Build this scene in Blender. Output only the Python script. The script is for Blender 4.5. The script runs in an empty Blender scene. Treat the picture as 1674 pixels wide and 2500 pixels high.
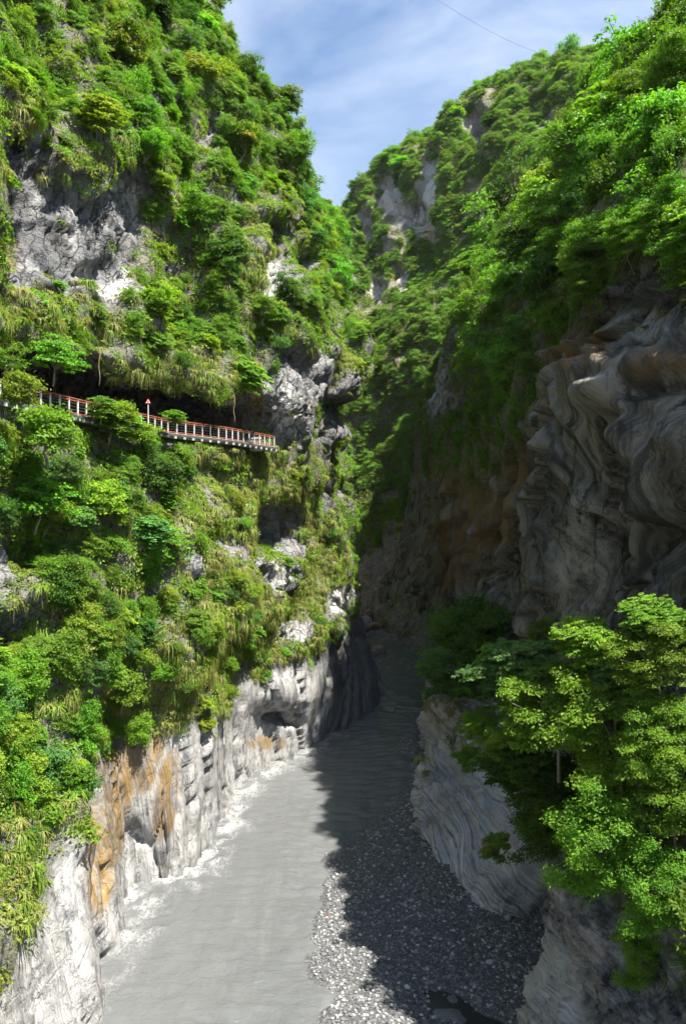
import bpy, math, random
import numpy as np
from mathutils import Vector, Matrix
from mathutils.bvhtree import BVHTree

random.seed(7)
RNG = np.random.default_rng(7)
R = math.radians
scene = bpy.context.scene
col = scene.collection

# ------------------------------------------------------------------ camera
F, CX, CY = 1925.0, 837.0, 1250.0          # focal length and centre in photograph pixels
cam_d = bpy.data.cameras.new('camera')
cam_d.sensor_fit = 'VERTICAL'
cam_d.angle = 2 * math.atan(1250.0 / F)
cam_d.clip_start = 0.1
cam_d.clip_end = 5000
cam = bpy.data.objects.new('camera', cam_d)
cam.rotation_euler = (R(90), 0, 0)
col.objects.link(cam)
scene.camera = cam

# ------------------------------------------------------------------ sky
SUN_EL, SUN_AZ = 65.0, 124.0                # azimuth clockwise from +Y
world = bpy.data.worlds.new('World')
scene.world = world
world.use_nodes = True
wn, wl = world.node_tree.nodes, world.node_tree.links
wn.clear()
w_out = wn.new('ShaderNodeOutputWorld')
w_bg = wn.new('ShaderNodeBackground')
w_bg.inputs['Strength'].default_value = 0.07
sky = wn.new('ShaderNodeTexSky')
sky.sky_type = 'NISHITA'
sky.sun_disc = False
sky.sun_elevation = R(SUN_EL)
sky.sun_rotation = R(SUN_AZ)
sky.air_density = 1.25
sky.dust_density = 0.7
sky.ozone_density = 3.0
tc = wn.new('ShaderNodeTexCoord')
mp = wn.new('ShaderNodeMapping')
mp.inputs['Scale'].default_value = (1.5, 1.1, 3.2)
mp.inputs['Rotation'].default_value = (0.1, 0.35, 0.5)
wl.new(tc.outputs['Generated'], mp.inputs['Vector'])
nz = wn.new('ShaderNodeTexNoise')
nz.inputs['Scale'].default_value = 2.1
nz.inputs['Detail'].default_value = 8
nz.inputs['Roughness'].default_value = 0.55
nz.inputs['Distortion'].default_value = 0.6
wl.new(mp.outputs['Vector'], nz.inputs['Vector'])
cr = wn.new('ShaderNodeMapRange')
cr.inputs['From Min'].default_value = 0.43
cr.inputs['From Max'].default_value = 0.78
cr.inputs['To Max'].default_value = 0.6
wl.new(nz.outputs['Fac'], cr.inputs['Value'])
mixc = wn.new('ShaderNodeMix')
mixc.data_type = 'RGBA'
mixc.inputs[7].default_value = (6.6, 7.0, 7.8, 1)
wl.new(cr.outputs['Result'], mixc.inputs[0])
wl.new(sky.outputs['Color'], mixc.inputs[6])
wl.new(mixc.outputs[2], w_bg.inputs['Color'])
wl.new(w_bg.outputs['Background'], w_out.inputs['Surface'])

# ------------------------------------------------------------------ sun
sun_d = bpy.data.lights.new('sun', 'SUN')
sun_d.energy = 5.0
sun_d.angle = R(0.53)
sun_d.color = (1.0, 0.95, 0.86)
sun = bpy.data.objects.new('sun', sun_d)
_e, _a = R(SUN_EL), R(SUN_AZ)
TO_SUN = Vector((math.sin(_a) * math.cos(_e), math.cos(_a) * math.cos(_e), math.sin(_e)))
sun.rotation_euler = (-TO_SUN).to_track_quat('-Z', 'Y').to_euler()
col.objects.link(sun)

scene.view_settings.view_transform = 'Standard'
scene.view_settings.look = 'None'
scene.view_settings.gamma = 1
scene.view_settings.use_curve_mapping = False
scene.view_settings.exposure = 1.55
scene.cycles.use_adaptive_sampling = True
scene.cycles.adaptive_threshold = 0.035
scene.cycles.max_bounces = 4
scene.cycles.diffuse_bounces = 3
scene.cycles.glossy_bounces = 2
scene.cycles.transmission_bounces = 3
scene.cycles.transparent_max_bounces = 4

# ------------------------------------------------------------------ helpers
WATER = -28.0                              # the eye stands 28 m above the river


def P(px, py, y):
    """the point at distance y that the photograph shows at this pixel"""
    return ((px - CX) / F * y, y, (CY - py) / F * y)


def proj(p):
    y = np.maximum(p[:, 1], 0.5)
    return CX + p[:, 0] / y * F, CY - p[:, 2] / y * F


def tag(o, label=None, cat=None, group=None, kind=None):
    if label: o['label'] = label
    if cat: o['category'] = cat
    if group: o['group'] = group
    if kind: o['kind'] = kind
    return o


def link(name, mesh, parent=None, loc=None):
    o = bpy.data.objects.new(name, mesh)
    col.objects.link(o)
    if parent is not None: o.parent = parent
    if loc is not None: o.location = loc
    return o


def mesh_np(name, verts, faces, mat=None, smooth=False):
    """faces: (n,k) integer array"""
    me = bpy.data.meshes.new(name)
    verts = np.asarray(verts, dtype=np.float32); faces = np.asarray(faces, dtype=np.int32)
    n, k = faces.shape
    me.vertices.add(len(verts)); me.vertices.foreach_set('co', verts.ravel())
    me.loops.add(n * k); me.loops.foreach_set('vertex_index', faces.ravel())
    me.polygons.add(n)
    me.polygons.foreach_set('loop_start', np.arange(0, n * k, k, dtype=np.int32))
    me.polygons.foreach_set('use_smooth', np.full(n, smooth))
    if mat: me.materials.append(mat)
    me.update(calc_edges=True)
    return me


def attr(me, name, values):
    a = me.attributes.new(name, 'FLOAT', 'POINT')
    a.data.foreach_set('value', np.asarray(values, dtype=np.float32))


# ---- noise
def _h(ix, iy, iz, s):
    h = ix.astype(np.uint32) * np.uint32(374761393) + iy.astype(np.uint32) * np.uint32(668265263) + iz.astype(np.uint32) * np.uint32(2147483647) + np.uint32((s * 974711) & 0xffffffff)
    h = (h ^ (h >> np.uint32(13))) * np.uint32(1274126177)
    return h ^ (h >> np.uint32(16))


_g = RNG.normal(size=(64, 3)); _G = (_g / np.linalg.norm(_g, axis=1)[:, None]).astype(np.float32)


def pnoise(p, s=0):
    p = np.asarray(p, dtype=np.float32)
    i = np.floor(p); f = p - i; i = i.astype(np.int32)
    u = f * f * f * (f * (f * 6 - 15) + 10)
    out = 0
    for dx in (0, 1):
        wx = u[:, 0] if dx else 1 - u[:, 0]
        for dy in (0, 1):
            wy = wx * (u[:, 1] if dy else 1 - u[:, 1])
            for dz in (0, 1):
                w = wy * (u[:, 2] if dz else 1 - u[:, 2])
                g = _G[_h(i[:, 0] + dx, i[:, 1] + dy, i[:, 2] + dz, s) & np.uint32(63)]
                out = out + w * (g[:, 0] * (f[:, 0] - dx) + g[:, 1] * (f[:, 1] - dy) + g[:, 2] * (f[:, 2] - dz))
    return out * 1.5


def fbm(p, o=4, s=0, gain=0.5):
    out, a = 0, 1.0
    for k in range(o):
        out = out + a * pnoise(p * (2.03 ** k), s + k * 17); a *= gain
    return out


def ridged(p, o=4, s=0, gain=0.5):
    out, a = 0, 1.0
    for k in range(o):
        out = out + a * (1 - 2 * np.abs(pnoise(p * (2.03 ** k), s + k * 17))); a *= gain
    return out


def worley(p, s=0):
    """F1, F2 and a random value for the nearest cell"""
    p = np.asarray(p, dtype=np.float32)
    i = np.floor(p).astype(np.int32); n = len(p)
    f1 = np.full(n, 9.0, np.float32); f2 = np.full(n, 9.0, np.float32); idr = np.zeros(n, np.float32)
    u10, k = np.uint32(1023), np.float32(1 / 1023.)
    for dx in (-1, 0, 1):
        for dy in (-1, 0, 1):
            for dz in (-1, 0, 1):
                cx, cy, cz = i[:, 0] + dx, i[:, 1] + dy, i[:, 2] + dz
                h = _h(cx, cy, cz, s)
                ox = (h & u10).astype(np.float32) * k; oy = ((h >> np.uint32(10)) & u10).astype(np.float32) * k; oz = ((h >> np.uint32(20)) & u10).astype(np.float32) * k
                d = np.sqrt((cx + ox - p[:, 0]) ** 2 + (cy + oy - p[:, 1]) ** 2 + (cz + oz - p[:, 2]) ** 2).astype(np.float32)
                m = d < f1
                f2 = np.where(m, f1, np.minimum(f2, d)); idr = np.where(m, ((h * np.uint32(7919) >> np.uint32(7)) & u10).astype(np.float32) * k, idr); f1 = np.where(m, d, f1)
    return f1, f2, idr


def sstep(a, b, x):
    t = np.clip((x - a) / (b - a), 0, 1)
    return t * t * (3 - 2 * t)


def blobs(px, py, lst, wob=None):
    """soft union of rotated ellipses (cx, cy, rx, ry[, degrees]); 1 inside, 0 outside"""
    m = np.zeros(len(px))
    for b in lst:
        cx, cy, rx, ry = b[:4]; a = R(b[4]) if len(b) > 4 else 0
        dx, dy = px - cx, py - cy
        u = (dx * math.cos(a) + dy * math.sin(a)) / rx; v = (-dx * math.sin(a) + dy * math.cos(a)) / ry
        d = np.sqrt(u * u + v * v)
        if wob is not None: d = d + wob
        m = np.maximum(m, 1 - sstep(0.75, 1.1, d))
    return m


# ---- lofted cliffs
def _spline(c, n_per, axis):
    c = np.moveaxis(c, axis, 0)
    ch = np.linalg.norm(np.diff(c, axis=0), axis=-1)
    ch = ch.reshape(ch.shape[0], -1).mean(1) ** 0.6
    t = np.concatenate([[0], np.cumsum(ch)])
    m = np.zeros_like(c)
    m[1:-1] = (c[2:] - c[:-2]) / (t[2:] - t[:-2]).reshape(-1, 1, 1)
    m[0] = (c[1] - c[0]) / (t[1] - t[0]); m[-1] = (c[-1] - c[-2]) / (t[-1] - t[-2])
    out, idx = [], []
    for k in range(len(c) - 1):
        n = n_per[k]; d = t[k + 1] - t[k]
        s = (np.arange(n + (1 if k == len(c) - 2 else 0)) / n).reshape(-1, 1, 1)
        out.append((2 * s ** 3 - 3 * s ** 2 + 1) * c[k] + (s ** 3 - 2 * s ** 2 + s) * d * m[k] + (-2 * s ** 3 + 3 * s ** 2) * c[k + 1] + (s ** 3 - s ** 2) * d * m[k + 1])
        idx.append(k + s.ravel())
    return np.moveaxis(np.concatenate(out), 0, axis), np.concatenate(idx)


class Sheet:
    """a cliff surface lofted through columns of points (bottom to top)"""
    def __init__(self, cols, step, flip=False):
        c = np.array(cols, dtype=float)                      # columns, rows, 3
        lr = np.linalg.norm(np.diff(c, axis=1), axis=-1)
        lc = np.linalg.norm(np.diff(c, axis=0), axis=-1)
        nr = [max(4, int(v)) for v in np.percentile(lr, 60, axis=0) / step]
        nc = [max(4, int(v)) for v in np.percentile(lc, 50, axis=1) / step]
        g, self.ci = _spline(c, nc, 0)
        g, self.ri = _spline(g, nr, 1)
        self.shape = g.shape[:2]
        self.p = g.reshape(-1, 3)
        self.row = np.tile(self.ri, self.shape[0]); self.colm = np.repeat(self.ci, self.shape[1])
        self.sign = -1 if flip else 1
        self.normals()

    def normals(self):
        g = self.p.reshape(*self.shape, 3)
        n = np.cross(np.gradient(g, axis=0), np.gradient(g, axis=1)) * self.sign
        n /= np.linalg.norm(n, axis=-1, keepdims=True) + 1e-9
        self.n = n.reshape(-1, 3)
        return self.n

    def pix(self):
        return proj(self.p)

    def faces(self):
        a, b = self.shape
        i = np.arange(a * b).reshape(a, b)
        q = np.stack([i[:-1, :-1], i[1:, :-1], i[1:, 1:], i[:-1, 1:]], -1).reshape(-1, 4)
        return q if self.sign > 0 else q[:, ::-1]

    def build(self, name, mat, **attrs):
        me = mesh_np(name, self.p, self.faces(), mat, smooth=True)
        for k, v in attrs.items(): attr(me, k, v)
        return tag(link(name, me), kind='structure')

    def bvh(self, skip=3):
        a, b = self.shape
        g = self.p.reshape(a, b, 3)[::skip, ::skip]
        a, b = g.shape[:2]
        i = np.arange(a * b).reshape(a, b)
        q = np.stack([i[:-1, :-1], i[1:, :-1], i[1:, 1:], i[:-1, 1:]], -1).reshape(-1, 4)
        return BVHTree.FromPolygons(g.reshape(-1, 3).tolist(), q.tolist())

    def sample(self, n, weight, rng):
        """n random vertices, chance by the area each stands for times weight"""
        g = self.p.reshape(*self.shape, 3)
        ar = np.linalg.norm(np.cross(np.gradient(g, axis=0), np.gradient(g, axis=1)), axis=-1).ravel() * weight
        self.area = ar.sum()
        if n < 20: n = n * self.area
        return rng.choice(len(ar), size=int(n), p=ar / ar.sum())

# ------------------------------------------------------------------ materials
class NT:
    def __init__(self, name):
        self.m = bpy.data.materials.new(name); self.m.use_nodes = True
        self.n, self.l = self.m.node_tree.nodes, self.m.node_tree.links
        self.n.clear()
        self.out = self.n.new('ShaderNodeOutputMaterial')

    def node(self, t, **kw):
        x = self.n.new(t)
        for k, v in kw.items(): setattr(x, k, v)
        return x

    def put(self, sock, v):
        if isinstance(v, bpy.types.NodeSocket): self.l.new(v, sock)
        elif isinstance(v, (tuple, list)) and len(v) == 3 and sock.type == 'RGBA': sock.default_value = (*v, 1)
        else: sock.default_value = v

    def attr(self, name):
        return self.node('ShaderNodeAttribute', attribute_name=name).outputs['Fac']

    def pos(self, scale=(1, 1, 1), rot=(0, 0, 0)):
        g = self.node('ShaderNodeTexCoord'); m = self.node('ShaderNodeMapping')
        self.l.new(g.outputs['Object'], m.inputs['Vector'])
        m.inputs['Scale'].default_value = scale; m.inputs['Rotation'].default_value = rot
        return m.outputs['Vector']

    def noise(self, vec, scale=1.0, detail=4, rough=0.55, dist=0.0, w=None):
        x = self.node('ShaderNodeTexNoise')
        if w is not None:
            x.noise_dimensions = '1D'; self.put(x.inputs['W'], w)
        else: self.l.new(vec, x.inputs['Vector'])
        x.inputs['Scale'].default_value = scale; x.inputs['Detail'].default_value = detail
        x.inputs['Roughness'].default_value = rough; x.inputs['Distortion'].default_value = dist
        return x.outputs['Fac']

    def rng(self, v, a, b, c=0.0, d=1.0, smooth=False):
        x = self.node('ShaderNodeMapRange')
        if smooth: x.interpolation_type = 'SMOOTHSTEP'
        self.put(x.inputs['Value'], v)
        x.inputs['From Min'].default_value = a; x.inputs['From Max'].default_value = b
        x.inputs['To Min'].default_value = c; x.inputs['To Max'].default_value = d
        return x.outputs['Result']

    def ma(self, op, a, b=0.0):
        x = self.node('ShaderNodeMath', operation=op)
        self.put(x.inputs[0], a); self.put(x.inputs[1], b)
        return x.outputs[0]

    def mix(self, f, a, b, blend='MIX'):
        x = self.node('ShaderNodeMix', data_type='RGBA', blend_type=blend)
        self.put(x.inputs[0], f); self.put(x.inputs[6], a); self.put(x.inputs[7], b)
        return x.outputs[2]

    def ramp(self, f, stops):
        x = self.node('ShaderNodeValToRGB'); self.put(x.inputs[0], f)
        e = x.color_ramp.elements
        while len(e) < len(stops): e.new(0.5)
        for k, (p, c) in enumerate(stops): e[k].position = p; e[k].color = (*c, 1)
        return x.outputs[0]

    def bump(self, h, strength, dist, prev=None):
        x = self.node('ShaderNodeBump')
        x.inputs['Strength'].default_value = strength; x.inputs['Distance'].default_value = dist
        self.put(x.inputs['Height'], h)
        if prev is not None: self.l.new(prev, x.inputs['Normal'])
        return x.outputs['Normal']

    def bsdf(self, color, rough=0.8, spec=0.3, normal=None, metal=0.0):
        b = self.node('ShaderNodeBsdfPrincipled')
        self.put(b.inputs['Base Color'], color); self.put(b.inputs['Roughness'], rough)
        b.inputs['Specular IOR Level'].default_value = spec; b.inputs['Metallic'].default_value = metal
        if normal is not None: self.l.new(normal, b.inputs['Normal'])
        return b.outputs[0]

    def done(self, shader):
        self.l.new(shader, self.out.inputs['Surface']); return self.m


def plain(name, c, rough=0.6, spec=0.3, metal=0.0, var=0.12, scale=3.0):
    t = NT(name)
    n = t.noise(t.pos(), scale, 5, 0.6)
    cc = t.mix(t.rng(n, 0.3, 0.7), tuple(v * (1 - var) for v in c), tuple(min(1, v * (1 + var)) for v in c))
    return t.done(t.bsdf(cc, rough, spec, t.bump(n, 0.2, 0.02), metal))


def rock_mat(name, light, mid, dark, ochre, band_scale=1.0, stripe=0.8, streak=0.6, fine=1.0, streak_sc=(0.9, 0.9, 0.07), warm=None, crack=0.6, crack_sc=(0.8, 0.8, 0.4), mixst=0.0):
    t = NT(name)
    warm = warm or tuple(v * k for v, k in zip(mid, (1.15, 1.0, 0.8)))
    p = t.pos()
    w = t.attr('band')
    b2 = t.noise(None, 1.5 * band_scale, 6, 0.78, w=w)
    big = t.noise(p, 0.2, 2, 0.6)
    med = t.noise(p, 1.3, 5, 0.7)
    st = t.noise(t.pos(streak_sc), 1.0, 5, 0.75)
    bsrc = t.ma('ADD', t.ma('MULTIPLY', b2, 1 - mixst), t.ma('MULTIPLY', st, mixst))
    bb = t.ma('ADD', bsrc, t.ma('MULTIPLY', t.ma('SUBTRACT', med, 0.5), 0.3))
    c = t.ramp(bb, [(0.36, dark), (0.46, mid), (0.52, tuple(0.5 * (a + b) for a, b in zip(light, mid))), (0.62, light)])
    c = t.mix(stripe, mid, c)
    c = t.mix(t.rng(big, 0.45, 0.7, 0, 0.5), c, warm)
    # water streaks running down the face
    c = t.mix(t.ma('MULTIPLY', t.rng(st, 0.52, 0.66, smooth=True), streak), c, tuple(v * 0.45 for v in dark))
    c = t.mix(t.ma('MULTIPLY', t.rng(st, 0.44, 0.36, smooth=True), streak * 0.5), c, light)
    # white calcite; dark weathering, and shade painted into hollows and shadowed rock
    wv = t.ma('MULTIPLY', t.attr('white'), t.rng(t.ma('ADD', st, t.ma('MULTIPLY', med, 0.6)), 0.66, 0.84))
    c = t.mix(wv, c, (0.54, 0.53, 0.51))
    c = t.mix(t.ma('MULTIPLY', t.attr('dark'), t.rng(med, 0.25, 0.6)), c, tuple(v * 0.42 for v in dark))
    # iron stain
    stn = t.ma('MULTIPLY', t.attr('stain'), t.rng(t.ma('ADD', t.ma('MULTIPLY', st, 0.5), t.ma('MULTIPLY', b2, 0.5)), 0.40, 0.54))
    oc = t.mix(t.rng(med, 0.3, 0.7), ochre, tuple(v * 0.5 for v in ochre))
    oc = t.mix(t.rng(st, 0.42, 0.62), oc, tuple(min(1, v * 1.6) for v in ochre))
    c = t.mix(stn, c, oc)
    # soil, dead straw and moss where plants root
    so = t.ma('MULTIPLY', t.attr('soil'), t.rng(med, 0.3, 0.55))
    c = t.mix(so, c, t.mix(t.rng(st, 0.35, 0.65), (0.06, 0.07, 0.02), (0.15, 0.125, 0.06)))
    c = t.mix(t.rng(med, 0.60, 0.75, 0.0, 0.5 * fine), c, tuple(v * 0.3 for v in dark))
    ck = t.node('ShaderNodeTexVoronoi', feature='DISTANCE_TO_EDGE')
    wp = t.node('ShaderNodeVectorMath', operation='MULTIPLY_ADD')
    t.l.new(med, wp.inputs[0]); wp.inputs[1].default_value = (0.9, 0.9, 0.9); t.l.new(t.pos(crack_sc), wp.inputs[2])
    t.l.new(wp.outputs[0], ck.inputs['Vector']); ck.inputs['Scale'].default_value = 1.0
    cw = t.ma('MULTIPLY', t.rng(ck.outputs['Distance'], 0.0, 0.05, 1.0, 0.0), t.attr('crk'))
    c = t.mix(t.ma('MULTIPLY', cw, crack), c, tuple(v * 0.25 for v in dark))
    rg = t.rng(t.attr('crk'), 0.2, 1.0, 0.3, 1.3)
    nrm = t.bump(t.ma('SUBTRACT', t.ma('ADD', t.ma('MULTIPLY', b2, 0.6), t.ma('MULTIPLY', med, rg)), t.ma('MULTIPLY', cw, crack * 0.6)), 1.0, 0.45)
    return t.done(t.bsdf(c, t.rng(med, 0.3, 0.7, 0.55, 0.85), 0.3, nrm))


M = {}
M['rock_left'] = rock_mat('weathered marble', (0.36, 0.355, 0.345), (0.165, 0.168, 0.175), (0.055, 0.058, 0.066), (0.215, 0.135, 0.043), 1.0, 0.9, 0.6, mixst=0.5)
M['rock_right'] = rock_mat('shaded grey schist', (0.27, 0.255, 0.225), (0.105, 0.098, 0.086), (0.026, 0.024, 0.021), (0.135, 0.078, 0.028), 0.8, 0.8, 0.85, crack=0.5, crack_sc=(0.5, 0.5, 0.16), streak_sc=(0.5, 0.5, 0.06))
M['rock_band'] = rock_mat('banded blue grey marble', (0.68, 0.67, 0.65), (0.40, 0.405, 0.42), (0.12, 0.125, 0.14), (0.22, 0.15, 0.07), 1.5, 0.9, 0.2, crack=0.3, crack_sc=(0.7, 0.5, 0.7))
M['rock_far'] = rock_mat('distant limestone', (0.52, 0.47, 0.42), (0.34, 0.31, 0.28), (0.15, 0.14, 0.13), (0.40, 0.28, 0.16), 0.5, 0.7, 0.6, streak_sc=(0.25, 0.25, 0.03))


def leaf_mat(name, gold=False, straw=False):
    t = NT(name)
    oi = t.node('ShaderNodeObjectInfo')
    ti = t.attr('tint')
    base = oi.outputs['Color']
    dk = t.mix(1.0, base, (0.55, 0.62, 0.6), 'MULTIPLY')
    lt = t.mix(1.0, base, (1.55, 1.38, 1.1), 'MULTIPLY')
    c = t.mix(ti, dk, lt)
    rnd = t.rng(oi.outputs['Random'], 0, 1, 0.80, 1.22)
    hsv = t.node('ShaderNodeHueSaturation')
    t.put(hsv.inputs['Hue'], t.rng(oi.outputs['Random'], 0, 1, 0.485, 0.515)); t.put(hsv.inputs['Value'], rnd); t.put(hsv.inputs['Color'], c)
    c = hsv.outputs[0]
    if gold:
        c = t.mix(t.rng(ti, 0.62, 0.9), c, (0.34, 0.20, 0.045))
    if straw:
        c = t.mix(t.rng(ti, 0.45, 0.8), c, (0.34, 0.31, 0.12))
    c2 = t.mix(1.0, c, (1.45, 1.65, 0.55), 'MULTIPLY')
    b = t.bsdf(c, 0.5, 0.25)
    tr = t.node('ShaderNodeBsdfTranslucent'); t.put(tr.inputs[0], c2)
    ms = t.node('ShaderNodeMixShader'); ms.inputs[0].default_value = 0.42
    t.l.new(b, ms.inputs[1]); t.l.new(tr.outputs[0], ms.inputs[2])
    return t.done(ms.outputs[0])


M['leaf'] = leaf_mat('green leaves')
M['leaf_gold'] = leaf_mat('leaves with golden tips', gold=True)
M['straw'] = leaf_mat('dry grass', straw=True)
M['bark'] = plain('pale bark', (0.20, 0.17, 0.13), 0.85, 0.1, var=0.4)
M['white_paint'] = plain('weathered white paint', (0.56, 0.57, 0.56), 0.6, var=0.25)
M['orange_paint'] = plain('faded orange red paint', (0.30, 0.095, 0.05), 0.65, var=0.4)
M['steel'] = plain('galvanised steel', (0.35, 0.35, 0.35), 0.4, 0.5, 0.8)
M['concrete'] = plain('pale concrete', (0.42, 0.41, 0.38), 0.85, var=0.18)
M['asphalt'] = plain('road asphalt', (0.05, 0.05, 0.052), 0.9, var=0.25)
M['sign_red'] = plain('sign red', (0.55, 0.015, 0.02), 0.4, var=0.04)
M['sign_white'] = plain('sign white', (0.80, 0.80, 0.78), 0.4, var=0.03)
M['sign_black'] = plain('sign black', (0.012, 0.012, 0.014), 0.4)
M['cable'] = plain('dark steel cable', (0.08, 0.09, 0.11), 0.5, 0.4)
M['root'] = plain('dry hanging root', (0.26, 0.20, 0.13), 0.9, 0.1, var=0.3)


def stone_mat(name, tan=False):
    t = NT(name)
    oi = t.node('ShaderNodeObjectInfo')
    p = t.pos()
    n = t.noise(p, 2.5, 5, 0.65)
    r = oi.outputs['Random']
    if tan: c = t.ramp(r, [(0.0, (0.20, 0.15, 0.11)), (0.5, (0.27, 0.21, 0.155)), (1.0, (0.23, 0.21, 0.19))])
    else: c = t.ramp(r, [(0.0, (0.05, 0.055, 0.06)), (0.4, (0.14, 0.145, 0.15)), (0.75, (0.27, 0.27, 0.265)), (0.95, (0.58, 0.57, 0.54))])
    c = t.mix(t.rng(n, 0.35, 0.7), c, t.mix(0.6, c, (0.10, 0.10, 0.10)))
    return t.done(t.bsdf(c, t.rng(n, 0.3, 0.7, 0.35, 0.75), 0.4, t.bump(n, 0.5, 0.06)))


M['stone'] = stone_mat('river stone')
M['boulder'] = stone_mat('tan boulder', True)

# ------------------------------------------------------------------ terrain: the gorge
ROAD = 6.9


def W(x, y, z): return (x, y, z)


def flare(c):
    """foot of a column, below the water"""
    x, y, z = c
    return (x, y, WATER - 4.0)


def column(*pts):
    return [flare(pts[0])] + list(pts)


# rows: bed, waterline, bare rock top, slope, upper slope, road edge, road inside, cave wall top, overhang lip, above lip, cliff foot, cliff top, slope, ridge, behind
left_cols = [
    column(W(-16, 8, -28), W(-18, 8, -18), W(-20, 8, -8), W(-22, 8, 2), W(-23, 8, 7.2), W(-29, 8, 7.2), W(-29, 8, 14), W(-22, 8, 15), W(-23, 8, 18), W(-25, 8, 22), W(-27, 8, 34), W(-38, 8, 48), W(-62, 10, 75), W(-95, 0, 80)),
    column(W(-16.5, 26, -28), W(-18, 26, -18), W(-19.5, 27, -8), W(-21, 28, 2), W(-22, 29, 7.2), W(-28, 31, 7.2), W(-28, 31, 14), W(-21.5, 29, 14.5), W(-22, 29, 18), W(-24, 30, 22), W(-26, 32, 34), W(-36, 35, 48), W(-60, 46, 75), W(-95, 45, 85)),
    column(W(-17, 38, -28), P(0, 2250, 39), P(0, 1800, 43), P(0, 1300, 48), W(-20.8, 50, ROAD), W(-27, 52, ROAD), W(-27, 52, 13.5), P(0, 830, 50), P(0, 750, 51), P(0, 690, 53), P(0, 350, 57), P(0, 180, 66), P(0, -700, 108), W(-95, 108, 105)),
    column(P(197, 2500, 43.1), P(185, 2080, 46), P(200, 1700, 50), P(200, 1250, 55), W(-19, 59.4, ROAD), W(-26, 62, ROAD), W(-26, 62, 13.2), P(220, 862, 59), P(210, 800, 60), P(200, 725, 62), P(205, 400, 66), P(225, 220, 75), P(270, -430, 115), W(-70, 135, 100)),
    column(P(327, 2180, 58), P(300, 1830, 58), P(330, 1550, 60.5), P(365, 1200, 63), W(-16.2, 69, ROAD), W(-24, 73, ROAD), W(-24, 73, 13), P(375, 912, 68.5), P(375, 862, 69.5), P(370, 770, 72), P(350, 560, 76), P(370, 340, 85), P(370, -110, 120), W(-55, 150, 84)),
    column(P(459, 2135, 60.9), P(470, 1780, 63), P(510, 1500, 66), P(520, 1220, 70), W(-11.8, 75.5, ROAD), W(-19, 81, ROAD), W(-19, 81, 11.3), P(560, 970, 76.5), P(552, 915, 77), P(550, 820, 80), P(540, 640, 84), P(540, 370, 94), P(475, 60, 125), W(-45, 160, 74)),
    column(P(593, 1911, 81.5), P(600, 1640, 82), P(650, 1400, 82.5), P(655, 1200, 84.5), P(672, 1092, 86.5), P(685, 1062, 87.5), P(690, 1015, 87.5), P(690, 960, 86.5), P(680, 890, 87), P(680, 780, 90), P(655, 580, 95), P(645, 400, 106), P(610, 250, 126), W(-34, 170, 62)),
    column(P(726, 1847, 90.3), P(735, 1620, 92), P(745, 1420, 94), P(755, 1260, 94.5), P(765, 1150, 94), P(775, 1090, 94.5), P(785, 1030, 94.5), P(795, 960, 94), P(785, 890, 96), P(748, 790, 99), P(708, 630, 106), P(685, 510, 117), P(660, 420, 127), W(-27, 180, 50)),
    column(P(795, 1804, 97.3), P(825, 1620, 104), P(812, 1450, 105), P(825, 1310, 105), P(815, 1210, 104), P(822, 1130, 103), P(842, 1060, 101), P(865, 980, 100), P(878, 915, 103), P(818, 810, 112), P(765, 680, 122), P(730, 590, 128), P(705, 540, 131), W(-20, 185, 42)),
    column(P(907, 1735, 111), P(895, 1610, 120), P(845, 1440, 124), P(830, 1330, 120), P(805, 1210, 122), P(805, 1130, 122), P(825, 1060, 120), P(850, 975, 118), P(868, 910, 120), P(820, 830, 128), P(775, 700, 140), P(745, 620, 146), P(725, 570, 150), W(-20, 195, 42)),
    column(P(918, 1665, 130), P(885, 1570, 140), P(825, 1440, 148), P(800, 1330, 150), P(770, 1200, 152), P(770, 1130, 152), P(790, 1060, 150), P(800, 975, 150), P(825, 910, 150), P(800, 830, 150), P(760, 720, 165), P(735, 640, 172), P(715, 590, 176), W(-22, 215, 40)),
    column(P(854, 1548, 181), P(830, 1500, 185), P(790, 1420, 190), P(760, 1330, 190), P(740, 1200, 190), P(740, 1130, 190), P(740, 1060, 190), P(750, 975, 190), P(770, 900, 190), P(800, 790, 195), P(790, 660, 205), P(780, 590, 210), P(770, 540, 214), W(-25, 240, 40)),
    column(P(800, 1490, 230), P(780, 1450, 235), P(740, 1400, 235), P(700, 1330, 235), P(680, 1200, 235), P(680, 1130, 235), P(680, 1060, 235), P(690, 975, 235), P(700, 900, 235), P(700, 790, 240), P(690, 660, 250), P(680, 600, 255), P(680, 560, 258), W(-40, 280, 40)),
]
LW = Sheet(left_cols, 0.32)

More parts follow.
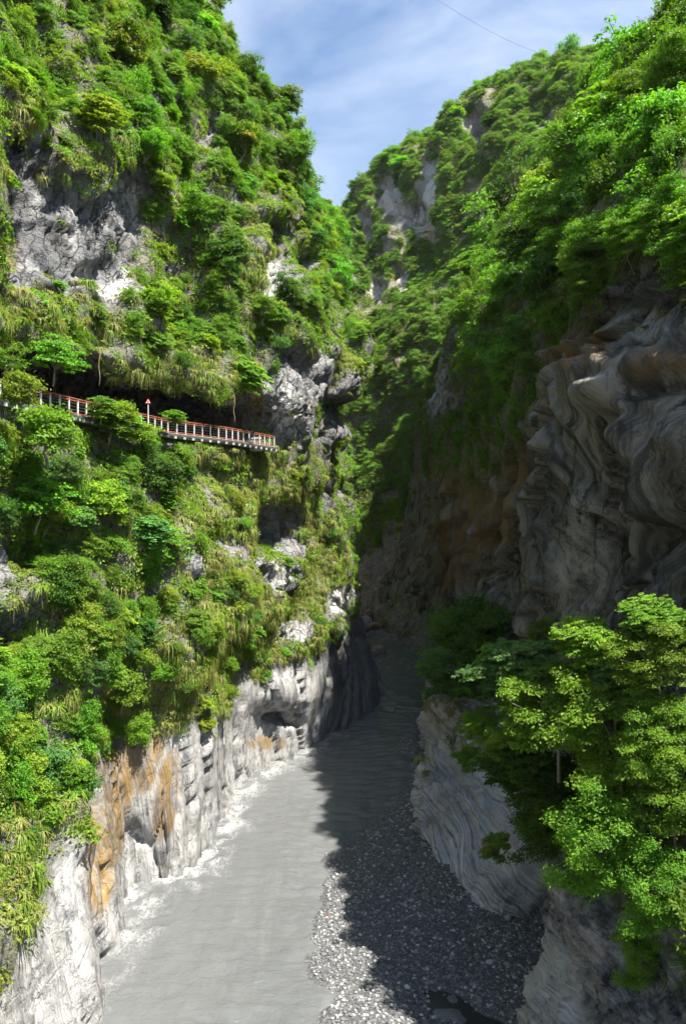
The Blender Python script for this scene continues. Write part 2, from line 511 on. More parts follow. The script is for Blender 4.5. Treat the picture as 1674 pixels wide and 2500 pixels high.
# rows: bed, waterline, rock top, forest, forest, forest, cliff foot, cliff top, ridge, behind
centre_cols = [
    column(P(640, 1478, 240), P(640, 1300, 245), P(660, 1100, 250), P(680, 900, 260), P(700, 760, 280), P(720, 640, 310), P(740, 540, 320), P(750, 530, 330), W(-25, 400, 90)),
    column(P(775, 1478, 238), P(780, 1300, 234), P(795, 1100, 240), P(800, 900, 252), P(825, 770, 272), P(835, 640, 300), P(835, 570, 315), P(838, 535, 330), W(0, 420, 100)),
    column(P(860, 1490, 226), P(875, 1290, 230), P(880, 1100, 240), P(890, 900, 255), P(893, 780, 275), P(890, 660, 300), P(900, 505, 313), P(905, 440, 332), W(15, 430, 120)),
    column(P(915, 1507, 210), P(945, 1290, 222), P(960, 1080, 232), P(960, 900, 245), P(968, 770, 265), P(965, 650, 290), P(975, 465, 303), P(985, 375, 332), W(30, 430, 130)),
    column(P(970, 1540, 186), P(1030, 1290, 208), P(1050, 1060, 220), P(1050, 860, 235), P(1050, 740, 255), P(1055, 640, 280), P(1068, 420, 294), P(1085, 318, 328), W(50, 420, 135)),
    column(P(1060, 1610, 150), P(1120, 1290, 200), P(1150, 1060, 212), P(1160, 860, 225), P(1160, 740, 240), P(1165, 600, 262), P(1175, 350, 275), P(1200, 218, 312), W(70, 400, 150)),
    column(P(1150, 1700, 120), P(1260, 1290, 190), P(1300, 1060, 200), P(1310, 860, 210), P(1310, 740, 220), P(1320, 560, 235), P(1340, 320, 250), P(1375, 160, 285), W(95, 370, 160)),
    column(P(1300, 1900, 85), P(1500, 1290, 170), P(1520, 1060, 180), P(1540, 860, 190), P(1540, 740, 200), P(1560, 520, 215), P(1580, 300, 230), P(1620, 90, 260), W(130, 340, 160)),
]
CW = Sheet(centre_cols, 0.8)

# rows: bed, waterline, 1600, 1400, 1200, 1000, lip, veg, veg, upper, top, behind
right_cols = [
    column(P(900, 1500, 212), P(930, 1430, 205), P(960, 1340, 200), P(1000, 1200, 198), P(1020, 1050, 198), P(1085, 900, 195), P(1120, 770, 195), P(1150, 680, 200), P(1180, 590, 205), P(1200, 520, 215), W(66, 250, 70)),
    column(P(965, 1528, 194), P(985, 1440, 188), P(1010, 1350, 184), P(1060, 1200, 180), P(1070, 1050, 180), P(1095, 900, 178), P(1130, 770, 178), P(1165, 680, 185), P(1200, 580, 190), P(1220, 510, 200), W(66, 225, 72)),
    column(P(1038, 1570, 168), P(1048, 1450, 162), P(1052, 1370, 158), P(1045, 1200, 152), P(1045, 1060, 149), P(1060, 900, 149), P(1098, 780, 154), P(1150, 680, 164), P(1195, 570, 174), P(1220, 500, 186), W(70, 205, 74)),
    column(P(1080, 1640, 138), P(1090, 1490, 135), P(1085, 1370, 132), P(1075, 1200, 128), P(1076, 1060, 127), P(1098, 900, 128), P(1132, 775, 134), P(1178, 660, 144), P(1220, 550, 156), P(1250, 480, 168), W(70, 185, 76)),
    column(P(1140, 1730, 112), P(1135, 1520, 111), P(1125, 1370, 108), P(1110, 1200, 106), P(1108, 1050, 107), P(1128, 890, 111), P(1168, 745, 118), P(1212, 610, 127), P(1258, 505, 142), P(1295, 415, 158), W(70, 170, 78)),
    column(P(1250, 1910, 82), P(1250, 1600, 82), P(1262, 1380, 80), P(1240, 1200, 78), P(1230, 1050, 80), P(1255, 880, 84), P(1275, 740, 91), P(1300, 590, 99), P(1345, 460, 112), P(1390, 340, 128), W(70, 140, 78)),
    column(P(1400, 2148, 60), P(1400, 1640, 59.5), P(1385, 1400, 57), P(1375, 1200, 56), P(1380, 1010, 57.5), P(1395, 860, 61.5), P(1410, 720, 61.5), P(1425, 560, 66), P(1440, 390, 76), P(1460, 220, 94), W(66, 110, 74)),
    column(P(1560, 2373, 48), P(1560, 1650, 47), P(1555, 1400, 45), P(1540, 1200, 45), P(1540, 1010, 46.5), P(1550, 830, 50), P(1560, 690, 49), P(1565, 520, 52.5), P(1580, 330, 63), P(1605, 100, 84), W(66, 95, 70)),
    column(P(1720, 2600, 40), P(1720, 1700, 39), P(1720, 1400, 38), P(1715, 1200, 38), P(1710, 1010, 39.5), P(1715, 820, 42.5), P(1720, 620, 42), P(1730, 430, 47), P(1745, 190, 57), P(1775, -90, 72), W(66, 82, 64)),
    column(W(19, 28, -28), W(19, 28, -14), W(18.8, 27, -8), W(18.8, 27, -5), W(19, 28, -2), W(20, 29, 0), W(22, 30, 2), W(25, 31, 3), W(30, 32, 4), W(40, 34, 5), W(70, 36, 6)),  # unseen near end of the wall, shaped low to let the sun through
    column(W(19, 4, -28), W(19.5, 4, -16), W(19, 4, -12), W(19, 4, -9), W(19, 4, -7), W(20, 4, -6), W(22, 4, -5), W(25, 4, -4), W(30, 4, -4), W(40, 4, -3), W(70, 4, -2)),
]
RW = Sheet(right_cols, 0.30, flip=True)

# rows: bed, foot, face, shoulder, ledge, ledge inside
fore_cols = [
    column(P(1055, 1740, 110), P(1060, 1660, 110), P(1075, 1610, 110), P(1110, 1590, 112), P(1200, 1580, 118)),
    column(P(1030, 1815, 95), P(1042, 1710, 97), P(1065, 1630, 98), P(1100, 1600, 102), P(1230, 1570, 106)),
    column(P(1014, 1922, 80), P(1030, 1830, 80), P(1065, 1700, 86), P(1100, 1630, 90), P(1260, 1570, 95)),
    column(P(986, 2055, 67), P(1024, 1905, 70), P(1065, 1830, 73.5), P(1130, 1700, 80), P(1290, 1590, 84)),
    column(P(1065, 2135, 61), P(1090, 1980, 65), P(1125, 1860, 69), P(1190, 1740, 74), P(1340, 1610, 76)),
    column(P(1135, 2222, 55.6), P(1185, 2050, 59.5), P(1215, 1920, 63), P(1270, 1790, 67), P(1400, 1640, 70)),
    column(P(1235, 2258, 53.5), P(1270, 2090, 55.5), P(1300, 1960, 58), P(1360, 1830, 60), P(1480, 1670, 62)),
    column(P(1330, 2265, 53.2), P(1335, 2160, 53), P(1350, 2010, 53), P(1420, 1860, 54), P(1540, 1690, 55)),
    column(P(1318, 2330, 50), P(1330, 2240, 48.5), P(1370, 2100, 47.5), P(1470, 1900, 48), P(1600, 1710, 50)),
    column(P(1265, 2500, 43.1), P(1312, 2320, 43), P(1370, 2170, 42), P(1530, 1930, 42.5), P(1680, 1730, 44)),
    column(P(1215, 2750, 36), P(1330, 2520, 36), P(1450, 2330, 35), P(1640, 2030, 36), P(1800, 1800, 38)),
    column(W(7.5, 25, -28), W(9.5, 25, -24), W(12, 25, -19), W(16, 25, -14), W(22, 25, -9)),
    column(W(8, 8, -28), W(10, 8, -24), W(13, 8, -19), W(17, 8, -14), W(24, 8, -9)),
]
FR = Sheet(fore_cols, 0.16, flip=True)


def displace(s, d):
    s.p = s.p + s.n * d[:, None]
    s.normals()


# ---- left wall relief
p = LW.p
px, py = LW.pix()
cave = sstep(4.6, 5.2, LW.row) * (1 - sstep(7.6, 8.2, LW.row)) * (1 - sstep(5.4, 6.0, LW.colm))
w1 = fbm(p * 0.22, 3, 5) * 0.35
low_edge = np.interp(px, [-200, 0, 90, 200, 260, 400, 520, 600, 700, 780, 850, 930], [2420, 2360, 2190, 1975, 1840, 1770, 1740, 1650, 1600, 1590, 1530, 1480])
l_low = sstep(-25, 35, py - low_edge + fbm(p * 0.25, 3, 9) * 60) * (LW.row < 4)
L_BARE = [(110, 580, 165, 150), (290, 520, 62, 120), (255, 650, 80, 110), (30, 660, 70, 70), (50, 470, 70, 100), (15, 385, 50, 55),
          (412, 640, 30, 52, 10), (648, 572, 50, 34), (640, 690, 40, 105, 8), (735, 655, 26, 30), (690, 975, 74, 120), (765, 935, 46, 60), (850, 955, 30, 62, 20), (825, 1050, 26, 60, 20),
          (800, 1190, 16, 60), (690, 1275, 50, 66, 20), (690, 1410, 40, 46), (640, 1385, 24, 30), (475, 1385, 32, 36), (818, 1465, 34, 44), (585, 1340, 25, 40),
          (38, 1510, 56, 66), (20, 1375, 24, 60), (515, 640, 10, 40), (500, 350, 22, 30), (705, 1540, 40, 30), (820, 830, 16, 50), (720, 1330, 30, 30)]
l_bare = np.maximum(np.maximum(blobs(px, py, L_BARE, w1), l_low), cave) * (LW.colm > 1.2)
l_bare = np.maximum(l_bare, sstep(8.2, 9.0, LW.colm) * (LW.row < 2.6))
l_bare = np.maximum(l_bare, (LW.colm <= 1.2) * sstep(0.1, 0.4, fbm(p * 0.09, 3, 44)))
f1, f2, cid = worley(p * np.array([0.30, 0.30, 0.16]) + fbm(p * 0.2, 2, 3)[:, None] * 0.5, 2)
g1, g2, gid = worley(p * np.array([0.85, 0.85, 0.45]) + fbm(p * 0.5, 2, 8)[:, None] * 0.4, 4)
plane = blobs(px, py, [(700, 970, 90, 140), (110, 600, 190, 130), (640, 690, 50, 110)])
blocky = (1 - 0.6 * plane) * (cid - 0.5) * 1.5 - 0.7 * (1 - sstep(0, 0.12, f2 - f1)) + (gid - 0.5) * 0.5 - 0.28 * (1 - sstep(0, 0.12, g2 - g1))
band_l = p[:, 1] * 0.55 - p[:, 0] * 0.62 + p[:, 2] * 0.16 + fbm(p * 0.09, 3, 21) * 0.9 + fbm(p * 0.5, 2, 31) * 0.15
bl = np.stack([band_l, np.zeros_like(band_l), p[:, 2] * 0.06], 1)
flute = ridged(bl * 0.45, 3, 12)
d = fbm(p * 0.055, 4, 1) * 2.4 * (1 - 0.75 * l_low) * (1 - 0.7 * cave) * (1 - 0.6 * plane)
upper = sstep(8.5, 9.5, LW.row)
d += l_bare * (1 - l_low) * blocky * (0.9 - 0.3 * cave)
wl = np.array([c_[1] for c_ in left_cols])
run = np.concatenate([[0], np.cumsum(np.linalg.norm(np.diff(wl[:, :2], axis=0), axis=1))])
band_b = np.interp(LW.colm, np.arange(len(run)), run) + p[:, 2] * 0.16 + fbm(p * 0.12, 3, 23) * 0.8 + fbm(p * 0.6, 2, 24) * 0.12
s1, s2, sid = worley(np.stack([band_b * 0.38, p[:, 2] * 0.045 + band_b * 0.02, p[:, 2] * 0], 1), 19)
t1, t2, tid = worley(np.stack([band_b * 1.15, p[:, 2] * 0.06, p[:, 2] * 0], 1), 29)
slab = (sid - 0.5) * 1.3 - 0.5 * (1 - sstep(0, 0.10, s2 - s1)) + (tid - 0.5) * 0.16 - 0.1 * (1 - sstep(0, 0.15, t2 - t1))
d += l_low * (slab + fbm(p * np.array([0.12, 0.12, 0.05]), 3, 6) * 0.7 + fbm(p * 0.6, 3, 16) * 0.12)
band_l = band_l * (1 - l_low) + band_b * 1.3 * l_low
d += (1 - l_bare) * (fbm(p * 0.16, 4, 14) * 1.5 + upper * ridged(p * np.array([0.06, 0.06, 0.035]), 3, 15) * 2.2)
# hollows and overhangs that the photograph shows
for hx, hy, rx, ry, dep in [(15, 530, 60, 95, 5.0), (690, 1285, 48, 62, 6.0), (650, 600, 38, 40, 2.6), (690, 1750, 30, 13, 2.6), (722, 1768, 20, 10, 1.6), (5, 1545, 95, 36, 3.0), (215, 2030, 14, 110, 1.6),
                            (850, 1010, 26, 30, 2.5), (835, 1115, 20, 28, 3.0), (130, 1330, 70, 60, 3.0), (440, 520, 40, 120, 3.0), (470, 700, 40, 110, 3.0), (720, 640, 34, 40, 2.5), (560, 1310, 40, 34, 2.5), (250, 675, 60, 40, 1.6)]:
    d -= dep * np.exp(-(((px - hx) / rx) ** 2 + ((py - hy) / ry) ** 2) ** 1.6) * (LW.colm > 1.2) * (LW.row < 12.3)
for hx, hy, rx, ry, dep in [(50, 1440, 70, 40, 2.0), (670, 1690, 70, 50, 1.6), (170, 1990, 40, 90, 1.2), (300, 700, 40, 60, 1.2), (610, 540, 60, 24, 1.8), (715, 990, 60, 90, 1.4), (780, 900, 30, 30, 2.0), (850, 930, 26, 30, 1.8),
                            (60, 800, 160, 50, 1.0), (330, 870, 160, 60, 1.2), (560, 940, 60, 60, 1.0)]:
    d += dep * np.exp(-(((px - hx) / rx) ** 2 + ((py - hy) / ry) ** 2) ** 1.3) * (LW.colm > 1.2)
floor = sstep(4.9, 5.05, LW.row) * (1 - sstep(5.85, 6.0, LW.row)) * (1 - sstep(5.6, 6.1, LW.colm))
d *= 1 - 0.95 * floor
near_road = np.exp(-((LW.row - 5) / 0.35) ** 2) * (1 - sstep(5.6, 6.1, LW.colm))
d = np.where(near_road > 0.02, d * (1 - near_road) - near_road * 0.25, d)
displace(LW, d)
px, py = LW.pix()
soil = np.clip(1 - l_bare * 1.25, 0, 1) * (0.65 + 0.5 * fbm(p * 0.3, 3, 50))
stain = blobs(px, py, [(268, 1960, 62, 170, 8), (245, 2130, 40, 130), (330, 1830, 70, 60, -30), (405, 1950, 30, 110, 10), (655, 1815, 50, 16), (340, 1880, 40, 70), (630, 950, 18, 90), (20, 640, 30, 50)], w1) * 0.95
white = blobs(px, py, [(170, 2150, 30, 260), (690, 1690, 70, 65), (280, 715, 44, 28), (312, 690, 14, 50), (200, 660, 14, 40), (90, 500, 14, 36), (275, 450, 34, 24), (182, 565, 16, 60), (325, 500, 30, 60), (420, 630, 16, 24),
                      (640, 950, 14, 80), (700, 1000, 40, 60), (690, 1420, 24, 36), (820, 1470, 30, 36), (650, 690, 30, 70), (720, 1560, 50, 40), (360, 2050, 40, 90), (500, 1880, 36, 130), (660, 1380, 26, 40), (90, 2400, 60, 100), (760, 1700, 60, 90)], w1)
dark_l = np.maximum(blobs(px, py, [(150, 520, 190, 150), (20, 560, 60, 140), (240, 600, 90, 80), (850, 1660, 90, 130), (770, 1200, 60, 120), (800, 1560, 50, 50)], w1) * 0.55, cave)  # upper cliff weathering, plus shade painted into the cave, hollow and spur
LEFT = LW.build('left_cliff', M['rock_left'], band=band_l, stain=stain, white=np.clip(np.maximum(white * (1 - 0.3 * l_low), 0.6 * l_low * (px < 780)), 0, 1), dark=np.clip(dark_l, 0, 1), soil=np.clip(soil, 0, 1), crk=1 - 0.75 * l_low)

# ---- far bend and hill
p = CW.p; px, py = CW.pix()
w1 = fbm(p * 0.05, 3, 5) * 0.5
c_rock_low = sstep(-30, 40, py - 1310 + fbm(p * 0.06, 3, 19) * 70)
c_bare = np.maximum(blobs(px, py, [(945, 485, 44, 60), (905, 560, 30, 50), (1065, 500, 46, 95), (1075, 600, 44, 40), (985, 690, 26, 50), (925, 710, 20, 26), (1175, 335, 30, 62), (835, 1235, 36, 60), (1000, 530, 60, 40), (860, 600, 20, 20), (960, 620, 30, 24)], w1), c_rock_low)
f1, f2, cid = worley(p * np.array([0.12, 0.12, 0.05]), 2)
blocky = (cid - 0.5) * 4.0 - 1.6 * (1 - sstep(0, 0.12, f2 - f1))
band_c = p[:, 0] * 0.25 + p[:, 2] * 0.35 + fbm(p * 0.03, 3, 2) * 7
d = fbm(p * 0.022, 4, 71) * 6 * (CW.row > 2) + c_bare * (1 - c_rock_low) * blocky + (1 - c_bare) * (ridged(p * np.array([0.035, 0.02, 0.015]), 3, 15) * 4 * sstep(5, 6.5, CW.row) + fbm(p * 0.1, 3, 33) * 1.5)
d += c_rock_low * (ridged(np.stack([band_c, band_c * 0, p[:, 1] * 0.05], 1) * 0.3, 3, 3) * 1.2 + fbm(p * 0.12, 4, 4) * 2.2)
d *= (1 - 0.8 * sstep(7.3, 8, CW.row))
displace(CW, d)
CENTRE = CW.build('far_hill', M['rock_far'], band=band_c, stain=blobs(px, py, [(1060, 560, 30, 40)]), white=blobs(px, py, [(1062, 470, 30, 60), (1075, 600, 30, 30)], w1) * 0.8,
                  dark=np.maximum(blobs(px, py, [(1175, 335, 30, 62), (1010, 470, 16, 60)]), c_rock_low * 0.85), soil=np.clip(1 - c_bare * 1.3, 0, 1) * 0.9, crk=np.full(len(p), 0.6))  # shade painted on a cliff side and the gorge foot, beside dark rock

# ---- right wall: fluted overhang
p = RW.p; px, py = RW.pix()
w1 = fbm(p * 0.2, 3, 5) * 0.35
edge_r = np.interp(px, [950, 1020, 1060, 1150, 1250, 1335, 1345, 1470, 1530, 1640, 1700, 1900], [1180, 1180, 1150, 1190, 1070, 960, 865, 770, 650, 590, 560, 560])
r_bare = sstep(-30, 30, py - edge_r + fbm(p * 0.2, 3, 29) * 45)
r_bare = np.maximum(r_bare, blobs(px, py, [(1068, 900, 34, 125), (1120, 760, 16, 40), (1095, 985, 34, 34)], w1))
r_bare = np.where(RW.row > 8.5, 0, r_bare)
warp = fbm(p * np.array([0.05, 0.05, 0.07]), 3, 61)
band_r = p[:, 1] * 0.42 + p[:, 2] * 0.20 * np.sin(p[:, 1] * 0.08) + warp * 3.6 + fbm(p * 0.3, 2, 62) * 0.5
fl = np.stack([band_r, p[:, 2] * 0.10 + warp * 2, band_r * 0], 1)
flute1 = ridged(fl * 0.30, 3, 41); flute2 = np.abs(pnoise(fl * 1.1, 43))
shelf_c = p[:, 2] * 0.13 + p[:, 1] * 0.03 + fbm(p * 0.06, 2, 47) * 1.3
shelf = shelf_c - np.floor(shelf_c)                     # saw tooth: each shelf grows outwards, then cuts back below
shelf = shelf ** 1.6 * (1 - sstep(0.90, 1.0, shelf))
far_fade = sstep(175, 120, p[:, 1]) if False else (1 - 0.4 * sstep(110, 170, p[:, 1]))
f1, f2, cid = worley(p * np.array([0.22, 0.22, 0.10]) + warp[:, None] * 0.8, 12)
blocky_r = (cid - 0.5) * 1.6 - 0.9 * (1 - sstep(0, 0.10, f2 - f1))
d = r_bare * far_fade * (flute1 * 1.5 - flute2 * 1.5 + (shelf - 0.5) * 2.4 + blocky_r * 0.3 + fbm(p * np.array([0.4, 0.4, 0.25]), 4, 48) * 0.55)
d += fbm(p * 0.05, 3, 49) * 1.5 + (1 - r_bare) * fbm(p * 0.15, 4, 52) * 1.2
for hx, hy, rx, ry, dep in [(1540, 1000, 90, 26, -2.2), (1450, 880, 120, 22, -1.6), (1370, 1180, 26, 120, -1.5), (1480, 1180, 70, 110, 1.2), (1440, 1400, 80, 110, 1.3), (1460, 1530, 60, 60, 0.8), (1560, 1450, 60, 70, -1.0), (1590, 1050, 40, 120, -1.2), (1600, 820, 120, 50, -0.8), (1475, 950, 90, 45, -2.2), (1600, 930, 80, 50, -1.8)]:
    d += dep * np.exp(-(((px - hx) / rx) ** 2 + ((py - hy) / ry) ** 2) ** 1.3)
displace(RW, d)
px, py = RW.pix()
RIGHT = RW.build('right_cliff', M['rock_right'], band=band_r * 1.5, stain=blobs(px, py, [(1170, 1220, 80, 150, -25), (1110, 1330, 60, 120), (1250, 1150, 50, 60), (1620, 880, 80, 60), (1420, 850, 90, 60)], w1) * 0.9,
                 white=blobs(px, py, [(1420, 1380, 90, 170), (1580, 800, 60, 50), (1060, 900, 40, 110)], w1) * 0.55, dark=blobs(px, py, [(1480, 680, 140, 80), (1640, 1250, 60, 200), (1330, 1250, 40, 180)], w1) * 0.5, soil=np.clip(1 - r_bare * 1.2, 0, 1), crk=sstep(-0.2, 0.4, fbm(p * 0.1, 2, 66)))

# ---- right foreground rock
p = FR.p; px, py = FR.pix()
w1 = fbm(p * 0.3, 3, 5) * 0.35
warp = fbm(p * 0.07, 3, 81)
band_f = (p[:, 0] * 0.75 + p[:, 2] * 0.62 + p[:, 1] * 0.06) * 1.15 + warp * 2.6 + fbm(p * 0.35, 3, 82) * 0.35
fb = np.stack([band_f, p[:, 1] * 0.05, band_f * 0], 1)
f_bare = 1 - sstep(3.05, 3.6, FR.row + fbm(p * 0.15, 3, 83) * 0.5)
f1, f2, cid = worley(p * 0.35 + warp[:, None], 7)
d = f_bare * (ridged(fb * 0.5, 3, 84) * 0.42 + np.abs(pnoise(fb * 2.1, 85)) * 0.30 + fbm(p * 0.12, 4, 86) * 1.3 + (cid - 0.5) * 0.6 - 0.35 * (1 - sstep(0, 0.1, f2 - f1))) + (1 - f_bare) * fbm(p * 0.15, 3, 87)
near = 1 - sstep(38, 47, p[:, 1])
d += near * f_bare * ridged(np.stack([p[:, 0] * 0.3 + p[:, 1] * 0.25, p[:, 2] * 0.05, p[:, 0] * 0], 1), 3, 90) * 0.8
for hx, hy, rx, ry, dep in [(1090, 1765, 46, 26, -2.6), (1150, 1760, 40, 50, -1.5), (1080, 1860, 60, 36, 1.3), (1000, 2060, 26, 30, 1.2), (1420, 2240, 80, 70, -3.0), (1500, 2120, 80, 60, -2.0), (1290, 2220, 36, 30, -0.8), (1130, 1690, 60, 22, 1.2)]:
    d += dep * np.exp(-(((px - hx) / rx) ** 2 + ((py - hy) / ry) ** 2) ** 1.3)
displace(FR, d)
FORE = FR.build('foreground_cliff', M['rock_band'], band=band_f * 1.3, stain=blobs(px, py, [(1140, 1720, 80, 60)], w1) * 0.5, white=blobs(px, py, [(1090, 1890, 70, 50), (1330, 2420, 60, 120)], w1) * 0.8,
                dark=blobs(px, py, [(1480, 2160, 210, 210), (1540, 2400, 200, 220), (1380, 2200, 70, 120)], w1), soil=np.clip(1 - f_bare * 1.2, 0, 1), crk=sstep(-0.1, 0.4, fbm(p * 0.15, 2, 67)))  # near-black patches: dark rock with the deep shade under the trees painted in

# ------------------------------------------------------------------ river and gravel bar
bank = np.array([P(*q)[:2] for q in [(197, 2500, 43.1), (219, 2380, 47.7), (310, 2253, 53.7), (331, 2167, 58.8), (459, 2135, 60.9), (523, 2050, 67.4), (593, 1911, 81.5), (726, 1847, 90.3), (795, 1804, 97.3), (907, 1735, 111), (918, 1665, 130), (854, 1548, 181)]])
bank = np.vstack([[-16.5, 26], bank])


def seg_dist(q, line):
    best = np.full(len(q), 1e9)
    for a, b in zip(line[:-1], line[1:]):
        ab = b - a; t = np.clip(((q - a) @ ab) / (ab @ ab), 0, 1)
        best = np.minimum(best, np.linalg.norm(q - a - t[:, None] * ab, axis=1))
    return best


ys = np.concatenate([np.arange(-30, 36, 2.0), np.arange(36, 120, 0.3), np.arange(120, 262, 0.8)])
xs = np.concatenate([np.arange(-60, -20, 2.0), np.arange(-20, 26, 0.3), np.arange(26, 60, 2.0)])
X, Y = np.meshgrid(xs, ys)
q = np.stack([X.ravel(), Y.ravel()], 1)
q3 = np.stack([q[:, 0], q[:, 1], q[:, 0] * 0], 1)
db = seg_dist(q, bank)
slope = np.maximum(0, q[:, 1] - 100) * 0.0
z = WATER + fbm(q3 * np.array([0.55, 0.22, 1]), 3, 91) * 0.14 + fbm(q3 * np.array([0.45, 1.0, 1]), 3, 92) * 0.14
rap = np.exp(-(db / 2.0) ** 2) * (0.55 + 0.6 * np.exp(-((q[:, 1] - 66) / 16) ** 2)) * sstep(40, 50, q[:, 1]) * (1 - sstep(95, 110, q[:, 1]))
rap2 = sstep(120, 150, q[:, 1]) * 0.8 + np.exp(-((q[:, 1] - 118) / 12) ** 2 - ((q[:, 0] - 8) / 5) ** 2) * 0.5
z += rap * fbm(q3 * 0.9, 4, 93) * 0.3 + rap2 * fbm(q3 * np.array([0.5, 0.25, 1]), 3, 94) * 0.35
foam_n = fbm(q3 * np.array([0.45, 0.32, 1]) + fbm(q3 * 0.3, 2, 96)[:, None] * 0.8, 4, 95)
foam = np.clip(rap * (0.50 + 1.2 * foam_n), 0, 1) + rap2 * np.clip(ridged(q3 * np.array([0.25, 0.12, 1]), 3, 97) - 1.15, 0, 1) * 0.8
nx, ny = len(xs), len(ys)
gi = np.arange(nx * ny).reshape(ny, nx)
quads = np.stack([gi[:-1, :-1], gi[:-1, 1:], gi[1:, 1:], gi[1:, :-1]], -1).reshape(-1, 4)
t = NT('silty grey water')
pos = t.pos((1.0, 0.6, 1)); fo = t.attr('foam')
n1 = t.noise(t.pos((0.8, 1.5, 1)), 1.3, 4, 0.6, 0.5); n2 = t.noise(pos, 5.0, 3, 0.6, 0.3); big = t.noise(t.pos((0.09, 0.04, 1)), 1.0, 3, 0.6, 0.6)
c = t.mix(t.rng(big, 0.3, 0.7), (0.100, 0.105, 0.106), (0.127, 0.132, 0.132))
ln = t.noise(t.pos((0.55, 0.07, 1), (0, 0, -0.12)), 1.0, 6, 0.7, 0.8)
c = t.mix(t.rng(ln, 0.52, 0.72, 0, 0.5), c, (0.155, 0.160, 0.160)); c = t.mix(t.rng(ln, 0.44, 0.28, 0, 0.5), c, (0.078, 0.083, 0.085))
fn = t.noise(t.pos((1.7, 1.0, 1)), 2.2, 7, 0.75, 1.0)
ff = t.ma('MULTIPLY', fo, t.rng(fn, 0.40, 0.62))
c = t.mix(t.rng(ff, 0.02, 0.8), c, (0.42, 0.42, 0.41))
nr = t.bump(n1, 0.7, 0.22); nr = t.bump(n2, 0.5, 0.06, nr)
M['water'] = t.done(t.bsdf(c, t.rng(ff, 0, 0.5, 0.11, 0.7), 0.5, nr))
me = mesh_np('river', np.stack([q[:, 0], q[:, 1], z], 1), quads, M['water'], True)
attr(me, 'foam', np.clip(foam, 0, 1))
tag(link('river', me), kind='structure')

# gravel bar along the right bank
gx = np.arange(-6, 18, 0.25); gy = np.arange(26, 108, 0.25)
X, Y = np.meshgrid(gx, gy); q = np.stack([X.ravel(), Y.ravel()], 1); q3 = np.stack([q[:, 0], q[:, 1], q[:, 0] * 0], 1)
ge = np.interp(q[:, 1], [26, 43, 50, 57, 65, 69, 74, 80, 83, 86, 92, 97, 102, 108], [-0.2, -1.0, -1.5, -1.6, -1.2, 1.4, 4.0, 6.0, 7.2, 9.5, 6.5, 6.8, 10.0, 14])
din = q[:, 0] - ge + fbm(q3 * 0.25, 3, 101) * 0.9
gh = np.where(din < 0, din * 0.25, 0.45 * (1 - np.exp(-din * 0.35))) + fbm(q3 * 0.3, 3, 102) * 0.10 * sstep(0, 3, din) + fbm(q3 * 2.2, 2, 103) * 0.03
for cx_, cy_, rx_, ry_, dp in [(5.6, 44.5, 2.0, 2.6, 0.50), (7.6, 42, 1.6, 2.0, 0.45)]:
    gh -= dp * np.exp(-((q[:, 0] - cx_) / rx_) ** 2 - ((q[:, 1] - cy_) / ry_) ** 2 + fbm(q3 * 0.5, 2, 104) * 0.4)
gz = WATER + np.clip(gh, -0.8, 2)
pool = (gh < 0.07) & (din > 0.8); pool_wide = (gh < 0.35) & (din > 1.2)
t = NT('wet gravel and silt')
pp = t.pos(); a_ = t.noise(pp, 5.0, 6, 0.75); v = t.node('ShaderNodeTexVoronoi'); t.l.new(pp, v.inputs['Vector']); v.inputs['Scale'].default_value = 7.0
cc = t.mix(t.rng(a_, 0.3, 0.7), (0.035, 0.037, 0.04), (0.10, 0.10, 0.10)); cc = t.mix(t.rng(v.outputs['Color'], 0.5, 0.9, 0, 0.6), cc, (0.22, 0.22, 0.215))
M['gravel'] = t.done(t.bsdf(cc, 0.6, 0.4, t.bump(a_, 0.8, 0.08)))
gi = np.arange(len(q)).reshape(X.shape)
quads = np.stack([gi[:-1, :-1], gi[:-1, 1:], gi[1:, 1:], gi[1:, :-1]], -1).reshape(-1, 4)
keep = (din[quads] > -2.4).all(1)
me = mesh_np('gravel_bar', np.stack([q[:, 0], q[:, 1], gz], 1), quads[keep], M['gravel'], True)
tag(link('gravel_bar', me), kind='structure')
# clear dark water standing in the hollows of the bar
t = NT('clear shallow pool')
M['pool'] = t.done(t.bsdf((0.030, 0.032, 0.033), 0.12, 0.5, t.bump(t.noise(t.pos(), 3.0, 2, 0.5), 0.05, 0.02)))
pk = pool_wide[quads].all(1)
pv, inv = np.unique(quads[pk], return_inverse=True)
pvv = np.stack([q[pv, 0], q[pv, 1], np.full(len(pv), WATER + 0.075)], 1)
tag(link('shallow_pools', mesh_np('shallow_pools', pvv, inv.reshape(-1, 4), M['pool'])), kind='structure')
GRAVEL = dict(q=q, z=gz, din=din, pool=pool)

# ------------------------------------------------------------------ plants: prototypes
def unit(v):
    return v / (np.linalg.norm(v, axis=-1, keepdims=True) + 1e-9)


def leaves_mesh(name, c, nrm, size, tint, mat, aspect=0.62, fold=0.12, rng=RNG):
    """one folded four-cornered leaf for each centre"""
    n = len(c)
    nrm = unit(nrm)
    a = unit(np.cross(nrm, rng.normal(size=(n, 3)))); b = np.cross(nrm, a)
    s = size[:, None]
    v = np.stack([c - a * s * 0.5, c + b * s * aspect * 0.5 + nrm * s * fold, c + a * s * 0.5 - nrm * s * fold * 0.6, c - b * s * aspect * 0.5 + nrm * s * fold], 1).reshape(-1, 3)
    me = mesh_np(name, v, np.arange(4 * n).reshape(n, 4), mat)
    attr(me, 'tint', np.repeat(np.clip(tint, 0, 1), 4))
    return me


